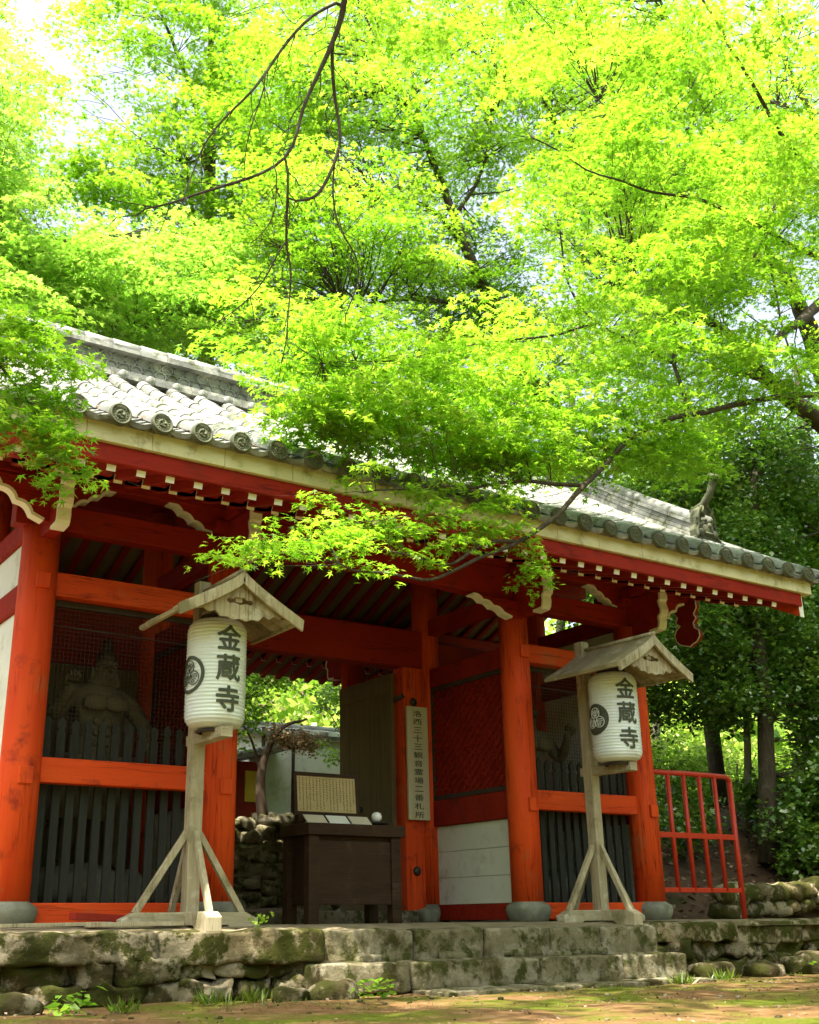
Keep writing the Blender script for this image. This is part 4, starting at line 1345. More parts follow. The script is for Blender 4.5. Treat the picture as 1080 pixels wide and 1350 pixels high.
def twigs_to(mb, nodes, pads, rs, r0=.012, every=1, n=4, rmax=None):
    """a thin twig from the nearest limb point to each pad, then small forks inside the pad"""
    nd = np.array(nodes)
    for c in pads[::every]:
        d = nd[:, :3] - c
        dist = np.sqrt((d ** 2).sum(1))
        j = int(np.argmin(dist + .6 * np.maximum(0, nd[:, 2] - c[2])))
        a = nd[j, :3]
        L = dist[j]
        if L < .05 or (rmax and L > rmax): continue
        r_ = min(r0 * (.5 + .25 * L), nd[j, 3] * .8 + .002)
        mid = (a + c) / 2 + rs.normal(0, .06 * L, 3) + np.array([0, 0, .05 * L])
        mb.tube([tuple(a), tuple(a * .6 + mid * .4 + rs.normal(0, .02 * L, 3)), tuple(mid), tuple(mid * .45 + c * .55 + rs.normal(0, .03 * L, 3)), tuple(c)], [r_, r_ * .8, r_ * .6, r_ * .42, r_ * .25], n, False)
        for _ in range(2):
            e = c + rs.normal(0, .3, 3) * np.array([1, 1, .25])
            mb.tube([tuple(mid * .4 + c * .6), tuple((mid * .2 + c * .5 + e * .3)), tuple(e)], [r_ * .4, r_ * .3, r_ * .15], n, False)

def forks(mb, path, rs, every=.13, ln=(.12, .3), r_=.0035, droop=.25):
    """angular side twigs along a thin branch"""
    d = 0
    for i in range(1, len(path)):
        seg = path[i, :3] - path[i - 1, :3]
        L = np.linalg.norm(seg)
        d += L
        if d < every or L < 1e-5: continue
        d = 0
        t_ = seg / L
        sd_ = rs.normal(0, 1, 3); sd_ -= t_ * (sd_ @ t_); sd_ /= np.linalg.norm(sd_)
        q = path[i, :3]; l_ = rs.uniform(*ln)
        a = t_ * .75 + sd_ * .7 - np.array([0, 0, droop]); a /= np.linalg.norm(a)
        b = t_ * .9 + sd_ * .25 + rs.normal(0, .25, 3) - np.array([0, 0, droop * 1.6]); b /= np.linalg.norm(b)
        r0_ = min(r_, path[i, 3] * .7)
        m_ = q + a * l_ * .5
        e = m_ + b * l_ * .5
        mb.tube([tuple(q), tuple(m_), tuple(e)], [r0_, r0_ * .75, r0_ * .4], 4, False)
        c = a * .6 - sd_ * .5 + rs.normal(0, .2, 3)
        mb.tube([tuple(m_), tuple(m_ + c * l_ * .22), tuple(m_ + c * l_ * .3 + b * l_ * .15)], [r0_ * .6, r0_ * .45, r0_ * .3], 4, False)

def tree(name, label, limbs, crowns, bark='bark', material='maple', lobes=5, per=220, prad=(.35, .7), size=.055, seed=1, group=None, tint=.45, base=None, cat='tree', twig_every=1, flat=.09, tilt=.46, trunk_n=10, extra_pads=None, r0=.012, rmax=None, fork=0, fork_len=(.12, .3), fork_r=.0035):
    rs = np.random.default_rng(seed)
    b = base or limbs[0][0][:3]
    t = thing(name, label, cat, tuple(b), 0, group)
    nodes = []
    mb, mb2 = MB(), MB()
    for i, l_ in enumerate(limbs):
        p = wobble(smooth_path(l_, 5), .05 if i else .03, seed + i)
        nodes += [tuple(q) for q in p]
        if fork and i: forks(mb2, p, rs, fork, fork_len, fork_r)
        (mb if i == 0 else mb2).tube([tuple(q[:3]) for q in p], [max(.002, q[3]) for q in p], trunk_n if i == 0 else 7)
    pads = pads_in(crowns, rs) if crowns else np.zeros((0, 3))
    if extra_pads is not None: pads = np.vstack([pads, np.array(extra_pads)]) if len(pads) else np.array(extra_pads)
    twigs_to(mb2, nodes, pads, rs, r0, twig_every, rmax=rmax)
    mb.build('trunk', bark, t)
    if mb2.v: mb2.build('branches', bark, t)
    P, Nn, Sz, T = fill_pads(pads, rs, prad, per, size, flat, tilt, tint)
    leaves_object('crown', P, Nn, Sz, T, material, t, lobes)
    return t
#TREES
# --- the maple standing to the right, whose low branch hangs before the eave
FRONT_LIMBS = [
    [(11.8, -2.6, -.5, .21), (11.7, -2.5, 1.2, .18), (11.4, -2.4, 3.4, .16), (10.9, -2.2, 5.4, .14), (10.3, -2.1, 6.9, .10), (9.7, -2.2, 7.9, .07), (8.8, -2.3, 9.3, .04)],
    [(11.0, -2.2, 5.2, .08), (10.04, -1.9, 6.0, 0.06), (7.81, -1.95, 5.58, 0.036), (6.14, -2, 4.92, 0.030), (5.32, -2.0, 4.56, 0.028), (4.54, -2.1, 3.99, 0.026), (4.18, -2.15, 3.67, 0.025), (3.74, -2.2, 3.29, 0.022), (3.34, -2.25, 2.98, 0.019), (2.96, -2.3, 2.77, 0.016), (2.53, -2.35, 2.57, 0.014), (2.2, -2.4, 2.41, 0.012), (1.73, -2.5, 2.37, 0.009), (1.34, -2.6, 2.36, 0.0079)],
    [(3.34, -2.25, 2.98, 0.0189), (2.89, -2.3, 2.84, 0.0152), (2.46, -2.35, 2.58, 0.0117), (2.03, -2.45, 2.56, 0.0085), (1.6, -2.5, 2.59, 0.0055)],
    [(4.18, -2.15, 3.67, 0.0204), (3.6, -2.1, 3.63, 0.0165), (3.04, -2.15, 3.43, 0.0127), (2.38, -2.2, 3.29, 0.0091), (1.8, -2.2, 3.11, 0.0058)],
    [(5.32, -2, 4.56, 0.0262), (5.9, -1.95, 4.86, 0.0233), (5.87, -1.9, 5.55, 0.0199), (6.48, -1.9, 6.28, 0.0167), (7.58, -1.9, 7.43, 0.0149), (8.94, -1.9, 9.75, 0.01)],
    [(5.86, -1.9, 5.46, 0.0158), (4.93, -1.8, 5.72, 0.0135), (4.53, -1.8, 6.08, 0.0115), (4.46, -1.8, 6.77, 0.0078)],
    [(4.93, -1.8, 5.72, .0135), (4.2, -1.85, 5.35, .012), (3.3, -1.9, 4.95, .010), (2.5, -1.9, 4.6, .008), (1.6, -1.9, 4.3, .004)],
    [(10.3, -2.1, 6.9, .06), (9.5, -2.2, 7.2, 0.0472), (8.3, -2.2, 7.41, 0.0317), (7.36, -2.2, 7.49, 0.0262), (6.33, -2.2, 7.47, 0.021), (5.48, -2.2, 7.29, 0.0141), (4.7, -2.2, 7.18, 0.0097), (3.8, -2.2, 7.26, 0.0075)],
    [(7.36, -2.2, 7.49, 0.0175), (7.53, -2.1, 6.4, 0.0129), (7.73, -2.1, 5.5, 0.0085)],
    [(9.7, -2.2, 7.9, 0.0378), (7.89, -2.4, 8.63, 0.0273), (6.58, -2.6, 9.44, 0.0174), (5.82, -2.7, 10.05, 0.0128)],
]
def line_pads(limb, rs, every, off, z=.02, skip=0):
    """leaf pads along a thin branch"""
    p = smooth_path(limb, 6)[skip:]
    d = np.concatenate([[0], np.cumsum(np.linalg.norm(np.diff(p[:, :3], axis=0), axis=1))])
    out = []
    s_ = 0
    while s_ < d[-1]:
        i = int(np.searchsorted(d, s_))
        i = min(i, len(p) - 1)
        out.append(p[i, :3] + rs.normal(0, off, 3) * np.array([1, 1, .45]) + np.array([0, 0, z]))
        s_ += every
    return out
rs0 = np.random.default_rng(5)
tree('maple_tree', 'bright green maple whose low branch sweeps in from the right before the eave', FRONT_LIMBS,
     [(5.9, -2.0, 5.9, 1.6, 1.0, .75, 40), (4.5, -1.9, 5.2, 1.5, 1.0, .5, 25), (3.2, -1.9, 4.5, 1.3, .8, .35, 24), (2.1, -1.9, 4.35, 1.1, .7, .40, 28), (2.7, -1.9, 3.9, 1.0, .5, .15, 26), (1.75, -1.9, 3.85, .6, .3, .18, 15), (3.3, -1.9, 4.0, .7, .3, .15, 12), (1.6, -1.7, 4.6, .8, .6, .3, 14), (4.0, -1.8, 4.2, 1.0, .6, .18, 20), (5.6, -1.8, 4.55, .9, .5, .22, 16), (7.0, -2.4, 7.7, 2.2, 1.0, 1.0, 44),
      (7.2, -2.0, 5.5, 1.3, .8, .5, 18), (5.4, -2.1, 7.0, 1.7, .9, .8, 30), (6.2, -2.6, 9.3, 2.2, 1.0, .9, 34), (8.8, -2.2, 6.8, 1.1, .7, .6, 10), (4.2, -2.4, 8.2, 1.4, .8, .7, 12), (4.9, -1.9, 4.55, 1.0, .5, .25, 16)],
     per=112, prad=(.28, .55), size=.066, seed=21, tint=.45, twig_every=1, rmax=.8, r0=.006)
t_low = [o for o in COL.objects if o.name == 'maple_tree'][0]
rs1 = np.random.default_rng(8)
LOWB = [(.50, -2.62, 2.26), (.62, -2.6, 2.30), (.72, -2.55, 2.40), (1.0, -2.5, 2.5), (1.85, -2.4, 2.86), (2.35, -2.35, 3.0), (2.75, -2.3, 2.86), (2.9, -2.25, 3.2), (3.2, -2.15, 3.35), (0.80, -2.6, 2.37), (1.02, -2.6, 2.40), (1.25, -2.55, 2.52), (1.45, -2.55, 2.50), (1.73, -2.5, 2.70), (1.5, -2.45, 2.66), (2.0, -2.45, 2.78), (2.22, -2.4, 2.88), (2.45, -2.4, 2.80), (2.63, -2.35, 2.97), (2.1, -2.4, 2.62), (2.85, -2.3, 2.98), (3.10, -2.2, 3.06), (3.38, -2.2, 2.98), (3.50, -2.25, 2.86), (3.46, -2.3, 2.72), (3.3, -2.2, 3.12),
        (1.86, -2.1, 3.16), (1.45, -2.1, 3.04), (2.2, -2.2, 3.24), (2.6, -2.2, 3.34), (3.0, -2.1, 3.5), (3.4, -2.1, 3.62), (2.4, -2.3, 3.06), (1.65, -2.3, 2.90), (1.2, -2.5, 2.66), (3.8, -2.0, 3.9), (4.1, -2.0, 3.95)]
pads = np.array([p for p in LOWB])
pads2 = np.vstack([pads, pads + rs1.normal(0, .10, pads.shape) * np.array([1, 1, .5])])
mbt = MB()
nd = np.vstack([wobble(smooth_path(l_, 5), .03, 3) for l_ in FRONT_LIMBS[1:4]])
twigs_to(mbt, nd, pads, rs1, .008, rmax=.9)
mbt.build('twigs', 'bark', t_low)
P_, N_, S_, T_ = fill_pads(pads2, rs1, (.15, .27), 58, .050, .14, .42, .45)
leaves_object('low_spray', P_, N_, S_, T_, 'maple', t_low, 5)

# --- the maple overhead, left of the camera, whose bare twigs hang into the picture
OVER_LIMBS = [
    [(-5.2, -7.6, -.5, .20), (-5.0, -7.3, 1.5, .17), (-4.3, -6.9, 4.0, .14), (-3.0, -6.2, 6.2, .10), (-1.4, -5.4, 6.8, .06), (-.3, -4.9, 6.35, .045), (0.26, -4.6, 5.67, 0.0322)],
    [(0.26, -4.6, 5.67, 0.024), (0.27, -4.4, 5.31, 0.0195), (0.25, -4.3, 5.12, 0.0165), (0.13, -4.2, 4.65, 0.0115), (-0.02, -4.2, 4.19, 0.009), (-0.33, -4.1, 3.92, 0.0085), (-0.59, -4.1, 3.69, 0.0062), (-0.84, -4.1, 3.53, 0.004)],
    [(0.25, -4.3, 5.09, 0.0125), (0.33, -4.2, 4.74, 0.0105), (0.34, -4.2, 4.41, 0.009), (0.21, -4.2, 4.03, 0.01), (0.01, -4.2, 3.9, 0.0054)],
    [(0.28, -4.35, 5.31, 0.0105), (0.04, -4.3, 5.07, 0.009), (-0.18, -4.3, 4.68, 0.0088), (-0.32, -4.3, 4.43, 0.0075), (-0.54, -4.25, 4.06, 0.0052), (-0.63, -4.2, 3.62, 0.003)],
    [(-0.02, -4.2, 4.19, 0.0077), (0.05, -4.1, 3.73, 0.0076), (0.1, -4.1, 3.44, 0.0054), (0.04, -4.1, 2.9, 0.0031)],
    [(0.05, -4.1, 3.67, 0.0054), (-0.09, -4.1, 3.33, 0.0042), (-0.38, -4.1, 3.01, 0.0026)],
    [(0.34, -4.2, 4.38, 0.0057), (0.37, -4.2, 3.89, 0.0056), (0.47, -4.2, 3.61, 0.0044), (0.39, -4.2, 3.19, 0.0026)],
    [(-0.21, -4.3, 4.62, 0.0044), (-0.24, -4.25, 4.13, 0.0032), (-0.23, -4.2, 3.91, 0.0021)],
    [(-0.09, -4.2, 4.1, 0.0043), (-0.1, -4.2, 3.77, 0.0034), (-0.22, -4.2, 3.52, 0.0025)],
    [(-3.0, -6.2, 6.2, .08), (-2.6, -4.6, 6.6, .06), (-1.9, -3.2, 5.6, .04), (-1.5, -2.6, 4.6, .025), (-1.2, -2.35, 3.7, .014), (-.85, -2.3, 3.2, .007)],
]
tree('maple_tree', 'overhanging maple whose thin dark twigs dangle in front of the upper left', OVER_LIMBS,
     [(.9, -3.2, 6.3, .9, .8, .5, 9), (1.6, -2.9, 6.9, .9, .7, .5, 8)], per=100, prad=(.22, .42), size=.05, seed=33, rmax=1.0, r0=.006, tint=.5, fork=.10,
     extra_pads=[(-1.2, -2.4, 3.7)])
t_ov = [o for o in COL.objects if o.name.startswith('maple_tree') and 'overhanging' in o['label']][0]
SPR = np.array([(-0.9, -2.3, 3.55), (-0.73, -2.3, 3.26), (-0.92, -2.4, 2.98), (-0.63, -2.4, 2.87), (-1.1, -2.2, 3.35), (-0.55, -2.25, 3.6), (-1.15, -2.3, 3.75), (-.85, -2.3, 3.75), (-.52, -2.4, 2.76), (-.75, -2.4, 2.95), (-1.05, -2.35, 3.1), (-.8, -2.3, 3.42)])
SPR = np.vstack([SPR, SPR + rs1.normal(0, .09, SPR.shape)])
mbt = MB(); twigs_to(mbt, smooth_path(OVER_LIMBS[-1], 5), SPR[:12], rs1, .006, rmax=.9); mbt.build('twigs', 'bark', t_ov)
P_, N_, S_, T_ = fill_pads(np.vstack([SPR, SPR + rs1.normal(0, .12, SPR.shape)]), rs1, (.13, .24), 62, .055, .35, .42, .36)
leaves_object('hanging_spray', P_, N_, S_, T_, 'maple', t_ov, 5)

# --- the big maple at the right edge with thick crossing limbs
RIGHT_LIMBS = [
    [(15.6, 1.6, 1.6, .34), (15.2, 1.3, 3.4, .28), (14.25, 1.0, 5.18, 0.246), (13.24, 0.8, 7.02, 0.2086), (12.21, 0.5, 8.25, 0.1685), (11.95, 0.5, 8.99, 0.1333), (11.7, 0.5, 9.58, 0.0851), (10.86, 0.4, 9.69, 0.0474), (9.54, 0.3, 9.72, 0.0284)],
    [(13.24, 0.8, 7.02, 0.1595), (11.6, 0.3, 7.04, 0.1373), (10.19, 0.1, 7.28, 0.1199), (9.19, 0, 7.74, 0.0743), (8.43, 0, 7.75, 0.0414), (7.4, 0, 7.61, 0.0249)],
    [(10.19, 0.1, 7.28, 0.0654), (9.45, 0.1, 7.23, 0.0532), (10.09, 0.1, 7.62, 0.0492), (10.91, 0.1, 8.29, 0.0683), (12.17, 0.2, 9.26, 0.0968)],
    [(12.21, 0.5, 8.25, 0.0963), (13.29, 0.6, 10.78, 0.0913), (13.27, 0.5, 13.07, 0.0676), (12.71, 0.5, 14.31, 0.0476), (12.24, 0.5, 16.16, 0.0347)],
    [(13.27, .5, 13.07, .05), (11.9, .2, 12.9, .035), (10.6, 0, 12.4, .025), (9.6, 0, 12.6, .012)],
    [(10.86, 0.4, 9.69, 0.045), (9.6, .2, 10.3, .03), (8.3, 0, 10.2, .02), (7.2, 0, 10.8, .01)],
    [(11.95, .5, 8.99, .07), (10.6, .3, 10.6, .05), (9.6, .1, 12.0, .035), (8.8, 0, 13.4, .02)],
]
tree('maple_tree', 'large maple at the right edge with two thick crossing limbs', RIGHT_LIMBS,
     [(9.6, 0, 11.4, 2.4, 1.4, 1.7, 120), (12.2, .5, 11.3, 1.8, 1.2, 1.4, 60), (7.9, 0, 9.2, 2.0, 1.4, 1.2, 110), (8.6, .2, 7.2, 1.6, 1.0, .7, 36), (12.3, .5, 14.2, 2.2, 1.4, 1.6, 66), (7.4, 0, 12.8, 2.0, 1.2, 1.6, 64), (10.4, .4, 9.5, 1.2, .9, .6, 16)],
     per=165, prad=(.35, .65), size=.059, seed=41, tint=.45, lobes=5, rmax=2.0, r0=.018, fork=.35, fork_len=(.5, 1.2), fork_r=.014)

# --- tall maple behind the gate, trunk leaning through the leaves
MID_LIMBS = [
    [(12.2, 5.0, 1.2, .26), (11.3, 4.6, 4.5, .22), (10.3, 4.2, 7.03, 0.16), (9.57, 4.2, 8.58, 0.1185), (8.62, 4, 9.54, 0.1166), (8.4, 4, 9.99, 0.1104), (7.79, 3.8, 10.65, 0.0897), (7.43, 3.8, 11.58, 0.071), (6.84, 3.6, 12.45, 0.0448), (6.49, 3.5, 13.64, 0.0323)],
    [(7.79, 3.8, 10.65, 0.0513), (6.94, 3.8, 11.24, 0.038), (5.89, 3.6, 10.87, 0.0242)],
    [(8.48, 4, 9.94, 0.052), (6.96, 3.9, 9.49, 0.037), (5.3, 3.8, 8.86, 0.0173)],
    [(7.58, 3.8, 11.25, 0.0387), (8.15, 3.6, 12.51, 0.0265), (8.41, 3.6, 14.11, 0.0206)],
    [(6.84, 3.6, 12.45, .035), (6.0, 3.5, 13.6, .022), (5.2, 3.4, 14.8, .01)],
    [(8.41, 3.6, 14.11, .036), (9.6, 3.3, 15.2, .03), (10.8, 3.2, 15.6, .015)],
    [(8.41, 3.6, 14.11, .036), (8.98, 3.2, 14.24, 0.0343), (9.71, 3.2, 13.22, 0.0275)],
    [(9.57, 4.2, 8.58, .06), (8.2, 4.2, 8.1, .04), (6.6, 4.1, 7.9, .02)],
]
tree('maple_tree', 'tall maple behind the gate with a dark trunk slanting through its leaves', MID_LIMBS,
     [(7.2, 3.7, 13.2, 2.4, 1.6, 1.7, 120), (5.3, 3.7, 10.2, 1.9, 1.4, 1.3, 100), (8.4, 4.6, 10.6, 1.8, 1.3, 1.2, 80), (10.6, 3.2, 14.2, 2.4, 1.6, 1.8, 120), (6.1, 4, 8.0, 2.0, 1.2, 1.0, 60), (9.6, 4.5, 9.2, 1.8, 1.3, 1.1, 64), (4.9, 4.4, 12.8, 1.5, 1.2, 1.3, 56), (4.4, 4.2, 8.4, 1.2, 1.0, .8, 28), (8.6, 3.6, 16.2, 3.0, 1.6, 1.2, 90), (5.6, 4.2, 15.4, 1.6, 1.2, 1.2, 44)],
     per=175, prad=(.4, .8), size=.064, seed=51, tint=.45, lobes=5, rmax=2.4, r0=.020, fork=.35, fork_len=(.5, 1.3), fork_r=.016)
# --- yellow-green trees on the left behind the roof
LEFT_A = [[(1.2, 6.4, 1.3, .22), (1.1, 6.2, 4, .19), (.9, 5.8, 6.5, .15), (.6, 5.4, 8.8, .10), (.2, 5.2, 10.8, .05)],
          [(.9, 5.8, 6.5, .09), (1.9, 5.2, 7.6, .06), (2.9, 5.0, 8.5, .03)], [(.6, 5.4, 8.8, .07), (1.3, 5, 9.2, .05), (2.2, 4.9, 9.6, .02)], [(.9, 5.8, 6.5, .08), (.2, 5.3, 7.3, .05), (-.6, 5, 7.9, .02)]]
tree('maple_tree', 'yellow green maple rising behind the left end of the roof', LEFT_A,
     [(.0, 5, 10.8, .9, 1.2, 1.6, 50), (.8, 5, 8.9, 1.5, 1.3, .9, 80), (2.6, 5, 8.6, 1.5, 1.2, .9, 80), (.6, 4.8, 7.5, 1.6, 1, .7, 56), (-.9, 5, 9.3, .9, 1, 1.3, 30), (3.4, 5.2, 9.4, 1.3, 1.1, .9, 60)],
     material='yellowmaple', per=140, prad=(.35, .7), size=.075, seed=61, tint=.45, lobes=5, rmax=2.0)
LEFT_B = [[(5.6, 9.0, 1.8, .22), (5.3, 8.4, 6, .19), (4.8, 7.6, 9.5, .14), (4.4, 6.8, 12.5, .09), (4.0, 6.2, 15.5, .05)],
          [(4.8, 7.6, 9.5, .08), (4.1, 6.6, 11, .05), (3.6, 6.1, 12.2, .025)], [(4.4, 6.8, 12.5, .06), (3.7, 6.3, 14, .04), (2.9, 6.0, 15.2, .02)], [(4.6, 7.2, 11, .07), (5.4, 6.6, 12.8, .04), (5.9, 6.2, 14.2, .02)]]
tree('maple_tree', 'slender green maple with open crown against the pale sky at upper left', LEFT_B,
     [(3.8, 6, 12.2, 1.3, 1.3, 1.2, 60), (3.5, 6, 14.6, 1.2, 1.1, 1.3, 26), (5.0, 6, 13.6, 1.4, 1.3, 1.4, 70), (4.4, 6, 10.2, 1.5, 1.2, 1.0, 60), (4.6, 6, 16.2, 1.9, 1.2, 1.2, 50), (2.6, 6, 11.2, 1.3, 1.0, .9, 44), (1.6, 6, 13.2, 1.4, 1.0, 2.0, 22), (2.4, 6, 15.6, 1.2, 1.0, 1.0, 16), (5.6, 6.2, 11.4, 1.6, 1.2, 1.6, 70)],
     per=120, prad=(.35, .7), size=.074, seed=71, tint=.42, lobes=5, rmax=2.2)
LEFT_C = [[(-1.6, 8.5, 1.8, .25), (-1.5, 8.2, 6, .2), (-1.2, 7.6, 9.6, .13), (-1.0, 7, 13, .06)], [(-1.5, 8.2, 6.2, .09), (-.4, 7.4, 8.2, .05), (.8, 7, 9.4, .02)], [(-1.3, 7.8, 8.6, .08), (-.2, 7.2, 11, .04), (.2, 7, 13.6, .02)]]
tree('maple_tree', 'sunny yellow green tree at the left edge of the view behind the roof', LEFT_C,
     [(-.3, 7, 13.2, 1.0, 1.2, 2.2, 56), (.3, 7, 10.8, 1.2, 1.2, 1.2, 60), (1.8, 7.2, 9.8, 1.8, 1.3, .9, 70), (4.2, 7.5, 10.0, 1.8, 1.3, .8, 60)],
     material='yellowmaple', per=150, prad=(.4, .75), size=.085, seed=81, tint=.5, lobes=3, rmax=2.2)

# --- thin pale trunks standing behind the roof in the middle
for i, (pts, lb) in enumerate([
        ([(10.9, 6.2, 1.6, .10), (11.9, 6, 7.95, 0.0739), (12.19, 6, 10.33, 0.0695), (12.83, 6, 13.6, 0.0574), (13.54, 6, 18.17, 0.0354)], 'thin pale trunk of a tall tree, left one of three behind the roof'),
        ([(12.6, 7.2, 2.0, .10), (13.43, 7, 8.6, 0.064), (13.67, 7, 10.06, 0.0575), (14.44, 7, 13.29, 0.0436), (15, 7, 16, .03)], 'thin pale trunk of a tall tree, middle one of three behind the roof'),
        ([(15.2, 7.6, 2.4, .09), (16.02, 7.5, 9.29, 0.0606), (16.31, 7.5, 10.88, 0.0622), (17.02, 7.5, 13.7, 0.0374), (17.6, 7.5, 17, .02)], 'thin pale trunk of a tall tree, right one of three behind the roof')]):
    x, y, z, _ = pts[-1]
    tree('slim_tree', lb, [pts, [pts[2], (pts[2][0] + .9, 5.9, pts[2][2] + 1.2, .025), (pts[2][0] + 1.7, 5.8, pts[2][2] + 1.9, .012)]],
         [(x, y - .3, z, 1.7, 1.3, 1.5, 28), (x - .6, y - .3, z - 3.4, 1.6, 1.2, 1.2, 16), (x - .4, y + .6, z - 6.2, 1.6, 1.2, 1.0, 12)], bark='paleb', material='midgreen', per=150, prad=(.4, .8), size=.085, seed=91 + i, lobes=3, tint=.6, group='slim trees behind the roof', rmax=2.0)

# --- shady evergreens at the right
EV = [
    ('evergreen_tree', 'dark evergreen with a stout shaded trunk standing behind the railing', [[(11.32, 2, 0.72, 0.155), (11.58, 2, 2.22, 0.1235), (11.69, 2, 3.36, 0.1153), (12.01, 2.2, 5.15, 0.0973), (12.91, 2.4, 7.52, 0.0787)], [(11.6, 2, 2.6, .05), (12.4, 1.8, 3.6, .03), (13, 1.7, 4.2, .015)], [(11.75, 2.05, 3.8, .05), (11, 2.2, 4.8, .03), (10.4, 2.4, 5.3, .012)], [(12.0, 2.2, 5.1, .05), (12.9, 2, 5.8, .03), (13.6, 1.9, 6.1, .015)]],
     [(11.6, 2.4, 5.0, 1.4, 1.1, 1.1, 70), (12.7, 2.0, 3.9, .9, .8, .8, 44), (12.7, 2.4, 7.0, 1.6, 1, 1.2, 66), (11.0, 2.6, 6.4, 1.1, 1, .8, 36), (12.9, 1.7, 2.6, .7, .6, .9, 46), (12.2, 1.4, 1.9, .55, .4, .6, 26), (10.6, 2.2, 4.1, .7, .6, .5, 18), (11.4, 2.2, 3.2, .8, .5, .35, 18)], 'bark'),
    ('evergreen_tree', 'leaning pale trunked evergreen between the eave end and the stout trunk', [[(12.17, 3, 1.2, 0.07), (12.47, 3, 2.88, 0.055), (12.42, 3, 3.61, 0.0495), (12.26, 3, 4.48, 0.0501), (12.22, 3, 5.12, 0.0379), (12.4, 3.1, 7, .02)], [(12.42, 3, 3.6, .03), (11.7, 3.1, 4.2, .02), (11.1, 3.2, 4.4, .01)]],
     [(11.4, 3.3, 4.5, 1.1, .8, .9, 40), (12.4, 3.3, 6.4, 1.1, .9, 1.0, 40), (11.9, 3.5, 3.4, .9, .7, .5, 22), (13.3, 3.4, 4.6, 1.0, .8, .9, 36)], 'paleb'),
    ('evergreen_tree', 'tall dense leafy tree filling the right edge below the maple limbs', [[(15.0, 3.0, 1.8, .22), (15.2, 3.1, 5, .18), (15.6, 3.3, 8.5, .12), (15.9, 3.4, 10.5, .06)], [(15.2, 3.1, 5, .07), (14.3, 2.9, 6.2, .04), (13.7, 2.8, 6.9, .02)], [(15.4, 3.2, 6.4, .07), (16.3, 3, 7.4, .03)], [(15.1, 3, 3.4, .06), (14.3, 2.7, 4.3, .03)]],
     [(14.4, 2.9, 6.6, 1.5, 1.1, 1.2, 90), (15.9, 3.3, 8.4, 1.6, 1.2, 1.2, 60), (14.4, 2.8, 4.4, 1.2, 1, 1.0, 74), (16.0, 3.2, 5.6, 1.3, 1.1, 1.3, 60), (14.6, 2.5, 2.6, 1.1, .8, .9, 60)], 'bark'),
    ('evergreen_tree', 'mid green leafy tree farther back beyond the roof end tile', [[(14.6, 5.5, 1.8, .16), (14.5, 5.4, 5, .13), (14.3, 5.2, 8.2, .07)], [(14.5, 5.4, 4.6, .06), (13.4, 5, 5.8, .03), (12.9, 4.9, 6.4, .015)], [(14.4, 5.3, 6.4, .05), (13.4, 5, 7.6, .03)]],
     [(13.4, 5, 7.6, 1.5, 1.1, 1.0, 66), (14.4, 5.2, 8.6, 1.3, 1.1, .9, 44), (13.6, 5.1, 5.4, 1.2, .9, .9, 44)], 'bark'),
    ('evergreen_tree', 'dark leafy tree right behind the ridge end, above the railing', [[(10.6, 4.6, .9, .10), (10.7, 4.5, 3.2, .08), (11.2, 4.4, 5.6, .05), (11.5, 4.4, 6.8, .03)], [(10.8, 4.5, 3.6, .04), (10.2, 4.2, 4.6, .02)], [(11.0, 4.45, 4.8, .04), (12, 4.2, 5.8, .02)]],
     [(11.0, 4.4, 5.4, 1.2, .9, .9, 44), (11.9, 4.3, 6.8, 1.2, .9, .9, 44), (10.6, 4.4, 3.9, .9, .7, .6, 26)], 'bark'),
]
for i, (nm, lb, limbs, blobs, bk) in enumerate(EV):
    tree(nm, lb, limbs, blobs, bark=bk, material='midgreen' if i in (2, 3) else 'evergreen', per=190, prad=(.28, .55), size=.085, seed=120 + i, lobes=1, tint=.4, flat=.6, tilt=.75, group='evergreens right of the gate', rmax=1.6)
tree('shrub', 'glossy dark shrub low at the right edge below the evergreens', [[(12.4, 1.2, .9, .03), (12.5, 1.1, 1.3, .02), (12.7, 1.0, 1.7, .01)], [(12.45, 1.15, 1.1, .02), (12.1, 1.0, 1.4, .01)]],
     [(12.5, 1.0, 1.45, .55, .4, .35, 14), (13.2, 1.2, 2.1, .5, .5, .6, 12)], material='evergreen', per=110, prad=(.16, .3), size=.09, seed=140, lobes=1, tint=.6, flat=.6, tilt=.7, cat='shrub')
